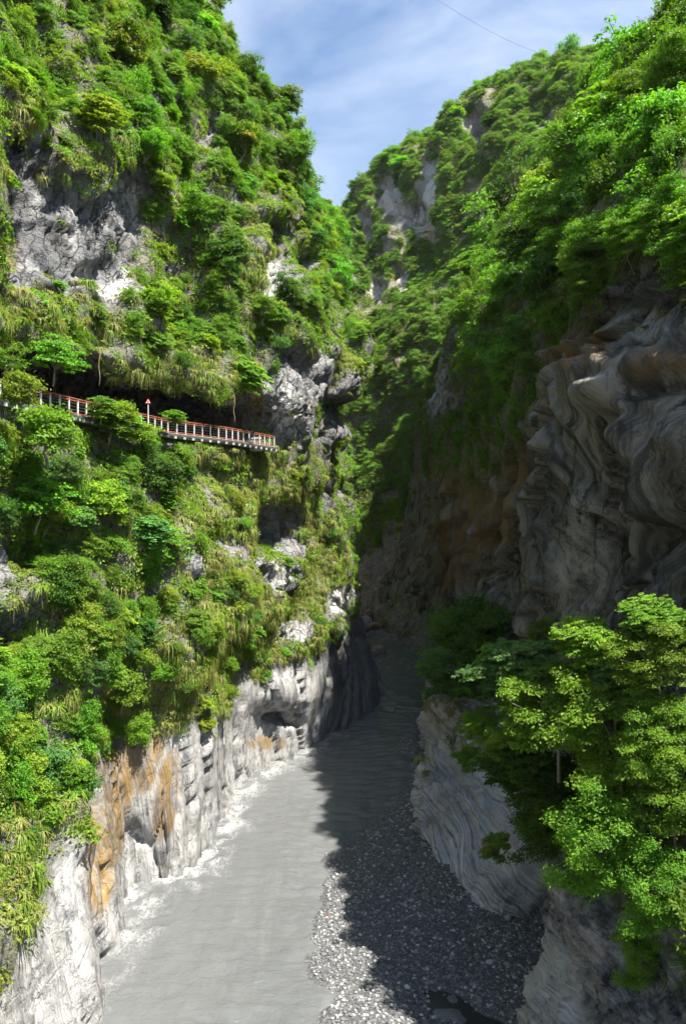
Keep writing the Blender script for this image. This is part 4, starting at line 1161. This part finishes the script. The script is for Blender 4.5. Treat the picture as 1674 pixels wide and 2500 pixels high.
keep_r = 1 - blobs(px, py, [(1065, 900, 55, 150), (1110, 985, 50, 50)])
nR = fill_trees(RW, 'R', v * np.clip(1 - r_bare * 1.6, 0, 1) * (px > 1030) * (py < 1250) * keep_r, 2600, lambda b: 2.0 + 0.012 * (b.y - 40), 42, 0.46, 0.45, 0.05)
print('TREES', nL, nL2, nR, len(taken))

# ---- shrubs on the left slope and ledges
def fill_shrubs(s, weight, n, rad):
    for i in s.sample(n, weight, gv):
        b = Vector(s.p[i]); r = rad * gv.uniform(0.6, 1.4)
        x, y = CX + b.x / b.y * F, CY - b.z / b.y * F
        form = random.choice(list(SHRUB)); tint = random.choices(list(TINTS), [4, 3, 1.5, 1.5, 2.5])[0]
        plant('shrub', 'shrub', SHRUB[form], jitter(TINTS[tint]), b - Vector((0, 0, 0.15 * r)), r, Vector(s.n[i]) * 0.5 + Vector((0, 0, 1)), f'{tint} {form} {zone(x, y)}', 'shrubs ' + zone(x, y))


px, py = LW.pix(); v = in_view(LW, 20, 20)
fill_shrubs(LW, v * (LW.row < 4.8) * np.clip(1 - l_bare * 1.4, 0, 1) * keep_rail, 130, 1.0)
fill_shrubs(LW, v * (LW.row > 8.1) * (LW.row < 11.5) * np.clip(1 - l_bare * 1.2, 0.04, 1), 70, 1.1)
px, py = FR.pix(); v = in_view(FR, 20, 20)
fill_shrubs(FR, v * np.clip(1 - f_bare * 1.1, 0, 1), 26, 0.9)
px, py = RW.pix(); v = in_view(RW, 20, 20)
fill_shrubs(RW, v * np.clip(1 - r_bare * 1.3, 0.004, 1) * (py < 1300), 40, 1.1)

# trees that can be told apart on the far skyline and slopes
px, py = CW.pix(); v = in_view(CW)
fill_trees(CW, 'C', v * (CW.row > 7.0) * (CW.row < 8.25) * (px > 840) * (px < 1420), 500, lambda b: 4.0, 18, 0.7, 0.2, 0.0)

# ---- stuff: what nobody could count
def strew(name, s, weight, dens, meshes, colour, scl, up, sink=0.05, label=None):
    i = s.sample(dens, weight, gv)
    pos = s.p[i] + s.n[i] * (0.05 - sink) + gv.normal(size=(len(i), 3)) * 0.12
    k = scl * gv.uniform(0.6, 1.45, len(i))
    print('STUFF', name, len(i))
    return scatter(name, meshes, colour, pos, align(s.n[i], up), k, label)


px, py = LW.pix(); v = in_view(LW, 500, 500).astype(float)
lg = np.clip(1 - l_bare * 1.35, 0, 1)
patchy = sstep(-0.15, 0.25, fbm(LW.p * 0.12, 3, 121))
crev = 0.02 * l_bare * (1 - cave) * (1 - 0.85 * l_low)
strew('leafy_undergrowth', LW, v * (lg + crev) * (1 - cave) * (1 - 0.55 * straw_l) * (0.35 + 0.65 * patchy), 1.4, COVER, (0.145, 0.255, 0.028), 0.85, 0.35, label='leafy green undergrowth covering the left cliff')
strew('pale_undergrowth', LW, v * lg * (1 - cave) * (1.0 - 0.55 * patchy) * (0.5 + straw_l), 0.60, COVER, (0.21, 0.26, 0.06), 0.75, 0.35, label='pale yellow green creepers on the left cliff')
strew('dry_grass', LW, v * (lg + crev * 2) * (1 - cave) * (0.10 + 1.7 * straw_l + 0.22 * np.exp(-((LW.row - 8.15) / 0.22) ** 2) + 0.7 * sstep(0.2, 0.7, l_bare) * (1 - sstep(0.75, 1, l_bare))), 0.95, GRASS, (0.26, 0.30, 0.085), 0.75, 0.75, label='straw coloured hanging grass on the left cliff')
strew('green_grass', LW, v * lg * (1 - cave) * (0.12 + 0.6 * straw_l), 0.55, COVER_G, (0.165, 0.25, 0.038), 0.9, 0.75, label='long green grass drooping on the left cliff')
ALL = [FORMS[k][0] for k in FORMS]
strew('hillside_canopy', LW, v * np.clip(1 - l_bare * 1.8, 0, 1) * ((LW.row > 8.5) + 0.7 * (LW.row < 4.6) * (px < 640)) * (1 - 0.92 * straw_l) * keep_l, 0.27, ALL, (0.112, 0.225, 0.022), 1.0, 0.6, 0.3, label='small leafy crowns filling the left slopes')
strew('sunny_canopy', LW, v * np.clip(1 - l_bare * 1.8, 0, 1) * ((LW.row > 8.5) + 0.7 * (LW.row < 4.6) * (px < 640)) * (1 - 0.85 * straw_l) * keep_l, 0.10, ALL, (0.195, 0.285, 0.032), 0.9, 0.6, 0.3, label='small yellow green crowns between the trees of the left slopes')
px, py = RW.pix(); v = in_view(RW, 1100, 500).astype(float)
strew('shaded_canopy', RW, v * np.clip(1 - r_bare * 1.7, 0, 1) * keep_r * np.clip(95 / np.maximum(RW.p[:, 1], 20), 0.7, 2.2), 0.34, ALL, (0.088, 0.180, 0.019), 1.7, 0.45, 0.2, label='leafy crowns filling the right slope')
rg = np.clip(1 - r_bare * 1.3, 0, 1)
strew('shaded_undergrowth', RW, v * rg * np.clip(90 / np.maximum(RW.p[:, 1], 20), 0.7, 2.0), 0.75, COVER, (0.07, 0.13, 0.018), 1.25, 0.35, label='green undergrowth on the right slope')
strew('hanging_grass', RW, v * (rg * 0.25 + 0.6 * sstep(0.1, 0.6, r_bare) * (1 - sstep(0.6, 1, r_bare))), 0.6, GRASS + COVER_G, (0.085, 0.105, 0.025), 1.2, 0.8, label='grass hanging along the top of the right rock wall')
px, py = FR.pix(); v = in_view(FR, 900, 500).astype(float)
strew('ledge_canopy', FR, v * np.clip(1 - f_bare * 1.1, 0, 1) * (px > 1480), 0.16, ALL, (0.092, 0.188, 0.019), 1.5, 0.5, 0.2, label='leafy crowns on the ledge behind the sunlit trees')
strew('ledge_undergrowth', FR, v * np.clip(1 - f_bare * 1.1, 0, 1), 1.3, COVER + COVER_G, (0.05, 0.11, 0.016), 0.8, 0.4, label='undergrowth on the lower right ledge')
px, py = CW.pix(); v = in_view(CW, 150, 200).astype(float)
cg = np.clip(1 - c_bare * 1.15, 0, 1)
FAR = [FORMS[k][0] for k in ('broad domed tree', 'dense round tree', 'layered spreading tree', 'open branched tree')]
strew('distant_forest', CW, v * cg * (0.3 + 0.7 * sstep(-0.3, 0.1, fbm(CW.p * 0.05, 3, 131))), 0.16, FAR, (0.125, 0.225, 0.032), 2.2, 0.75, 0.6, label='forest covering the far hill')
strew('distant_scrub', CW, v * np.clip(1 - c_bare * 0.92, 0, 1), 0.12, COVER, (0.16, 0.22, 0.045), 2.2, 0.4, label='low scrub on the far cliffs')

# ------------------------------------------------------------------ built things
def box(bm_v, bm_f, c, h, rot=None):
    """append a box (centre, half sizes, rotation matrix)"""
    o = len(bm_v)
    for sx in (-1, 1):
        for sy in (-1, 1):
            for sz in (-1, 1):
                v = Vector((sx * h[0], sy * h[1], sz * h[2]))
                if rot is not None: v = rot @ v
                bm_v.append(tuple(Vector(c) + v))
    for f in ((0, 1, 3, 2), (4, 6, 7, 5), (0, 4, 5, 1), (2, 3, 7, 6), (0, 2, 6, 4), (1, 5, 7, 3)): bm_f.append(tuple(o + k for k in f))


def boxes(name, lst, mat, parent=None):
    v, f = [], []
    for b in lst: box(v, f, *b)
    me = mesh_np(name, np.array(v), np.array(f), mat)
    return link(name, me, parent)


def beam(a, b, w, h):
    """box data for a bar from a to b"""
    a, b = Vector(a), Vector(b); d = b - a
    q = Vector((0, 1, 0)).rotation_difference(d.normalized())
    x = d.cross(Vector((0, 0, 1))).normalized(); y = d.normalized(); z = x.cross(y)
    m = Matrix((x, y, z)).transposed()
    return ((a + b) / 2, (w / 2, d.length / 2, h / 2), m)


RAIL = [Vector(v) for v in ((-22.0, 45.5, ROAD), (-21.3, 50, ROAD), (-20.4, 54, ROAD), (-19.0, 59.4, ROAD), (-15.9, 69.5, ROAD), (-11.6, 76.0, ROAD), (-7.9, 84.8, ROAD))]
RAIL = [v + Vector((0.55, -0.45, 0)) for v in RAIL]


def along(poly, step):
    out, carry = [], 0.0
    for a, b in zip(poly[:-1], poly[1:]):
        L = (b - a).length; s = carry
        while s < L:
            out.append(a + (b - a) * (s / L)); s += step
        carry = s - L
    return out


deck_root = bpy.data.objects.new('road_deck', None); col.objects.link(deck_root); deck_root.location = RAIL[2]
tag(deck_root, 'narrow concrete road ledge with pale edge beam below the railing', 'road')


def child_of(o, root):
    o.parent = root; o.matrix_parent_inverse = Matrix.Translation(-root.location); return o


inner = [Vector((-6.5, 3.2, 0))] * len(RAIL)
sv, sf = [], []
for k, a in enumerate(RAIL):
    b = a + inner[k]
    for q in (a + Vector((0.25, -0.15, 0)), b):
        sv += [tuple(q + Vector((0, 0, 0.02))), tuple(q + Vector((0, 0, -0.38)))]
for k in range(len(RAIL) - 1):
    o = 4 * k
    for q in ((0, 4, 6, 2), (1, 3, 7, 5), (0, 1, 5, 4), (2, 6, 7, 3)): sf.append(tuple(o + i for i in q))
child_of(link('slab', mesh_np('slab', np.array(sv), np.array(sf), M['concrete'])), deck_root)
ed = []
for a, b in zip(RAIL[:-1], RAIL[1:]): ed.append(beam(a + Vector((0.36, -0.24, -0.14)), b + Vector((0.36, -0.24, -0.14)), 0.16, 0.2))
child_of(boxes('edge_beam', ed, M['steel']), deck_root)
for k, a in enumerate(along(RAIL, 1.1)):
    child_of(boxes('bracket', [(a + Vector((0.42, -0.3, -0.36)), (0.09, 0.09, 0.10))], M['white_paint']), deck_root)
child_of(boxes('bearing_block', [(RAIL[-1] + Vector((-1.9, -3.0, -0.42)), (0.7, 0.75, 0.16), Matrix.Rotation(R(-23), 3, 'Z'))], M['white_paint']), deck_root)

rail_root = bpy.data.objects.new('railing', None); col.objects.link(rail_root); rail_root.location = RAIL[2]
tag(rail_root, 'long railing with white posts and faded orange rails along the cliff road', 'railing')
post_me = None
for k, a in enumerate(along(RAIL, 1.08)):
    d = Vector((0.55, -0.35, 0)).normalized()
    if post_me is None:
        post = boxes('post', [((0, 0, 0.58), (0.055, 0.045, 0.58)), ((0, 0, 0.02), (0.14, 0.12, 0.03))], M['white_paint'])
        post_me = post.data
    else: post = link('post', post_me)
    post.location = a - rail_root.location; post.rotation_euler.z = R(60); post.parent = rail_root
for nm, z, w, h, m in (('top_rail', 1.2, 0.10, 0.07, 'orange_paint'), ('upper_rail', 1.04, 0.06, 0.07, 'orange_paint'), ('lower_rail', 0.16, 0.06, 0.07, 'orange_paint'), ('wire', 0.85, 0.02, 0.025, 'steel'), ('wire', 0.62, 0.02, 0.025, 'steel'), ('wire', 0.40, 0.02, 0.025, 'steel')):
    child_of(boxes(nm, [beam(a + Vector((0.02, -0.02, z)), b + Vector((0.02, -0.02, z)), w, h) for a, b in zip(RAIL[:-1], RAIL[1:])], M[m]), rail_root)

# warning sign: red bordered triangle
s0 = Vector(P(362, 981, 64.0))
sg = bpy.data.objects.new('warning_sign', None); col.objects.link(sg); sg.location = s0 + Vector((0, 0, -2.35)); sg.rotation_euler.z = R(12)
tag(sg, 'red bordered triangular road warning sign above the leaves at the railing', 'sign')


def tri(name, r, y, mat, pts=None, z0=2.35):
    pts = pts or [(r * math.sin(a), r * math.cos(a)) for a in (0, 2 * math.pi / 3, 4 * math.pi / 3)]
    n = len(pts)
    v = [(x, y, z0 + z) for x, z in pts] + [(x, y + 0.02, z0 + z) for x, z in pts]
    bm_f = [tuple(range(n)), tuple(range(2 * n - 1, n - 1, -1))]
    me = bpy.data.meshes.new(name)
    me.from_pydata(v, [], bm_f + [(k, k + n, (k + 1) % n + n, (k + 1) % n) for k in range(n)])
    me.materials.append(mat)
    return link(name, me, sg)


tri('border', 0.29, 0.0, M['sign_red']); tri('face', 0.185, -0.024, M['sign_white'])
tri('symbol', 0, -0.046, M['sign_black'], [(-0.06, -0.076), (-0.032, -0.076), (-0.01, 0.0), (0.01, 0.0), (0.032, -0.076), (0.06, -0.076), (0.02, 0.1), (-0.02, 0.1)])
pv, pf = tube([(0, 0.06, 0), (0, 0.06, 1.2), (0, 0.06, 2.5)], 0.045, 0.045, 8)
link('post', mesh_np('post', pv, pf, M['white_paint'], True), sg)

# striped barrier standing on the deck at the right end
br = bpy.data.objects.new('road_barrier', None); col.objects.link(br); br.location = RAIL[-1] + Vector((-2.0, -0.6, 0.03)); br.rotation_euler.z = R(-15)
tag(br, 'white and orange barrier board on the road behind the right railing end', 'barrier')
boxes('upper_board', [((0, 0, 0.92), (0.75, 0.03, 0.09))], M['sign_white'], br)
boxes('lower_board', [((0, 0, 0.70), (0.75, 0.03, 0.08))], M['orange_paint'], br)
for sx in (-0.6, 0.6): boxes('leg', [((sx, 0, 0.5), (0.035, 0.035, 0.5)), ((sx, 0, 0.03), (0.04, 0.3, 0.03))], M['white_paint'], br)

# roots hanging before the cave
for k, (x, y, L, lab) in enumerate([(243, 895, 2.2, 'long pale root hanging before the cave left of the warning sign'), (292, 905, 1.3, 'short root hanging at the cave roof left of the warning sign'), (440, 955, 1.6, 'thin root hanging from the cave roof right of the warning sign'),
                                    (515, 980, 1.7, 'thin root hanging near the middle of the cave roof'), (535, 985, 1.9, 'paired thin root just left of the tunnel mouth'), (572, 1000, 2.2, 'long root hanging at the right end of the cave')]):
    t_ = Vector(P(x, y - 25, 60 + (x - 243) * 0.05))
    pth = [t_ + Vector((math.sin(i * 1.7 + k) * 0.07, math.cos(i * 2.1) * 0.05, 0.6 - (L + 0.6) * i / 6)) for i in range(7)]
    v_, f_ = tube(pth, 0.06, 0.025, 5)
    tag(link('hanging_root', mesh_np('hanging_root', v_, f_, M['root'], True)), lab, 'root', 'roots hanging from the cave roof')

# cable across the sky
a, b = Vector(P(560, -420, 130)), Vector(P(1385, 148, 270))
pth = [a.lerp(b, i / 40) - Vector((0, 0, 14 * 4 * (i / 40) * (1 - i / 40) * 0.5)) for i in range(41)]
v_, f_ = tube(pth, 0.022, 0.032, 6)
tag(link('cable', mesh_np('cable', v_, f_, M['cable'], True)), 'thin dark cable slanting across the sky to the far ridge', 'cable')


# ---- boulders and stones
def stone_mesh(seed, flat=0.65, rough=0.35, sub=3):
    import bmesh
    bm = bmesh.new(); bmesh.ops.create_icosphere(bm, subdivisions=sub, radius=1.0)
    v = np.array([q.co for q in bm.verts])
    g = np.random.default_rng(seed)
    for _ in range(7):                                    # chipped planes
        n_ = unit(g.normal(size=3)); dd = g.uniform(0.62, 0.9)
        k = v @ n_
        v = v - np.outer(np.maximum(0, k - dd) * 0.85, n_)
    v = v * (1 + rough * 0.5 * pnoise(v * 1.6 + seed * 7.3, seed))[:, None]
    v *= np.array([1, g.uniform(0.65, 0.9), flat])
    me = mesh_np('stone', v, np.array([[q.index for q in f.verts] for f in bm.faces]), None, True)
    bm.free()
    return me


BOULD = []
for k in range(4):
    me = stone_mesh(200 + k, 0.62, 0.4); me.materials.append(M['boulder']); BOULD.append(me)
COBB = []
for k in range(4):
    me = stone_mesh(220 + k, 0.55, 0.25, 2); me.materials.append(M['stone']); COBB.append(me)
PEB = []
for k in range(5):
    me = stone_mesh(240 + k, 0.5, 0.3, 1); me.materials.append(M['stone']); PEB.append(me)


def put_stone(name, me, loc, s, lab, cat, group, rz=None):
    o = link(name, me, None, loc); o.scale = (s, s, s); o.rotation_euler = (random.uniform(-.15, .15), random.uniform(-.15, .15), random.uniform(0, 6.28) if rz is None else rz)
    tag(o, lab, cat, group)
    return o


FARB = [(872, 1478, 2.6, 'largest tan boulder at the back of the river bend'), (905, 1492, 2.2, 'tan boulder right of the largest one at the river bend'), (862, 1502, 1.8, 'boulder at the left foot of the boulder heap'), (890, 1512, 2.7, 'broad flat tan boulder in the middle of the heap'),
        (925, 1500, 1.9, 'grey boulder against the far rock wall'), (882, 1528, 2.5, 'foremost tan boulder in the river bend'), (915, 1520, 1.7, 'boulder at the right front of the heap'), (850, 1483, 1.5, 'small boulder wedged at the left spur'), (940, 1518, 1.3, 'small boulder at the right end of the heap')]
for k, (x, y, s, lab) in enumerate(FARB):
    Yd = min(222, 28 * F / (y + 14 - CY)); q_ = P(x, y, Yd)
    put_stone('boulder', BOULD[k % 4], (q_[0], q_[1], WATER + s * 0.32), s, lab, 'boulder', 'boulders at the river bend')
for k, (x, y, s, lab) in enumerate([(905, 1597, 1.5, 'low tan boulder lying in the shaded river'), (925, 1592, 1.9, 'flat tan boulder beside it further right in the shaded river'), (948, 1736, 1.0, 'pale flat rock at the tip of the left spur')]):
    Yd = 28 * F / (y - CY); q_ = P(x, y, Yd)
    put_stone('boulder', BOULD[k % 4], (q_[0], q_[1], WATER + 0.1 * s), s, lab, 'boulder', 'boulders in the shaded river')
for k, (x, y, s, lab) in enumerate([(1225, 2238, 0.6, 'angular grey block at the foot of the banded rock'), (1255, 2232, 0.75, 'largest grey block under the banded rock'), (1262, 2252, 0.5, 'rounded block in front of the largest one under the banded rock'), (1290, 2240, 0.6, 'grey block at the right of the blocks under the banded rock'), (1240, 2262, 0.35, 'small block in front of the banded rock')]):
    Yd = 28 * F / (y - CY); q_ = P(x, y, Yd)
    put_stone('boulder', COBB[k % 4], (q_[0], q_[1], WATER + 0.55 + 0.2 * s), s, lab, 'boulder', 'blocks under the banded rock')

q, gz, din, pool = GRAVEL['q'], GRAVEL['z'], GRAVEL['din'], GRAVEL['pool']
gs = np.random.default_rng(5)
w_ = ((din > 0.1) & (q[:, 1] > 34)) * np.where(pool, 0.16, 1.0)
big_i = gs.choice(len(q), 70, p=w_ * (q[:, 1] < 70) * (0.3 + (q[:, 0] > 3)) / (w_ * (q[:, 1] < 70) * (0.3 + (q[:, 0] > 3))).sum(), replace=False)
lab_n = {}
for i in big_i:
    s = gs.uniform(0.16, 0.34)
    x, y = CX + q[i, 0] / q[i, 1] * F, CY - gz[i] / q[i, 1] * F
    where = 'on the sunlit edge of the gravel bar' if x < 900 else ('on the gravel near the dark pool' if y > 2330 else ('on the shaded gravel below the banded rock' if x > 1050 else 'in the middle of the gravel bar'))
    o = put_stone('stone', COBB[int(gs.integers(4))], (q[i, 0], q[i, 1], gz[i] + s * 0.2), s, 'pale rounded stone larger than the gravel ' + where, 'stone', 'larger stones ' + where)
i = gs.choice(len(q), 36000, p=w_ * (1 + 1.0 * (q[:, 1] < 60)) / (w_ * (1 + 1.0 * (q[:, 1] < 60))).sum())
pos = np.stack([q[i, 0] + gs.uniform(-.13, .13, len(i)), q[i, 1] + gs.uniform(-.13, .13, len(i)), gz[i] + 0.015], 1)
rot = np.stack([gs.normal(0, .25, len(i)), gs.normal(0, .25, len(i)), gs.uniform(0, 6.28, len(i))], 1)
scatter('gravel', PEB, (1, 1, 1), pos, rot, 0.038 + 0.15 * gs.uniform(0, 1, len(i)) ** 3, 'loose grey and white river gravel')

# orange stick on the gravel edge
v_, f_ = tube([P(800, 2245, 54.4), tuple(Vector(P(799, 2232, 54.4))), tuple(Vector(P(798, 2222, 54.4)))], 0.05, 0.035, 6)
tag(link('stick', mesh_np('stick', v_, f_, M['orange_paint'], True)), 'small orange stick standing at the gravel edge', 'stick')

# grass tufts on the bare right rock
for k, (x, y, s, tint, lab) in enumerate([(1518, 745, 0.8, (0.20, 0.14, 0.05), 'left straw tuft on the dark right rock wall'), (1618, 762, 1.0, (0.19, 0.15, 0.05), 'right straw tuft on the dark right rock wall'), (1572, 800, 0.7, (0.18, 0.14, 0.06), 'lower straw tuft between the two others on the right wall'),
                                          (1028, 1850, 1.3, (0.11, 0.17, 0.03), 'green grass tuft at the left corner of the sunlit block'), (1040, 1885, 0.9, (0.13, 0.17, 0.03), 'small grass tuft just below the corner tuft of the sunlit block'), (1142, 1702, 1.3, (0.26, 0.15, 0.05), 'rust coloured fern tuft above the brown rock'), (1105, 1708, 1.1, (0.16, 0.13, 0.04), 'fading fern tuft left of the rust coloured one')]):
    b = hit(x, y, 'RF') or Vector(P(x, y, 70))
    o = link('grass_tuft', GRASS[k % 3], None, b - b.normalized() * 0.3); o.scale = (s, s, s); o.color = (*tint, 1); o.rotation_euler.z = k
    tag(o, lab, 'grass tuft', 'grass tufts on bare rock')

# ------------------------------------------------------------------ look-alikes in one zone are told apart by their order
ORD = ['first', 'second', 'third', 'fourth', 'fifth', 'sixth', 'seventh', 'eighth', 'ninth', 'tenth']
for lab, objs in LABELS.items():
    if len(objs) > 1:
        objs.sort(key=lambda o: o.location.x / max(o.location.y, 1))
        words = ['left of two', 'right of two'] if len(objs) == 2 else (['left of three', 'middle of three', 'right of three'] if len(objs) == 3 else [f'{w} from left' for w in ORD[:len(objs)]])
        for w, o in zip(words, objs): o['label'] = f'{lab}, {w}'

# ------------------------------------------------------------------ the air
hv, hf = [], []
box(hv, hf, (10, 240, 75), (260, 280, 110))
t = NT('thin haze')
pvn = t.node('ShaderNodeVolumePrincipled')
pvn.inputs['Color'].default_value = (0.86, 0.91, 1.0, 1)
pvn.inputs['Density'].default_value = 0.00004
pvn.inputs['Anisotropy'].default_value = 0.2
t.l.new(pvn.outputs[0], t.out.inputs['Volume'])
hz = link('haze', mesh_np('haze', np.array(hv), np.array(hf), t.m))
tag(hz, 'thin pale haze in the valley air', kind='stuff')
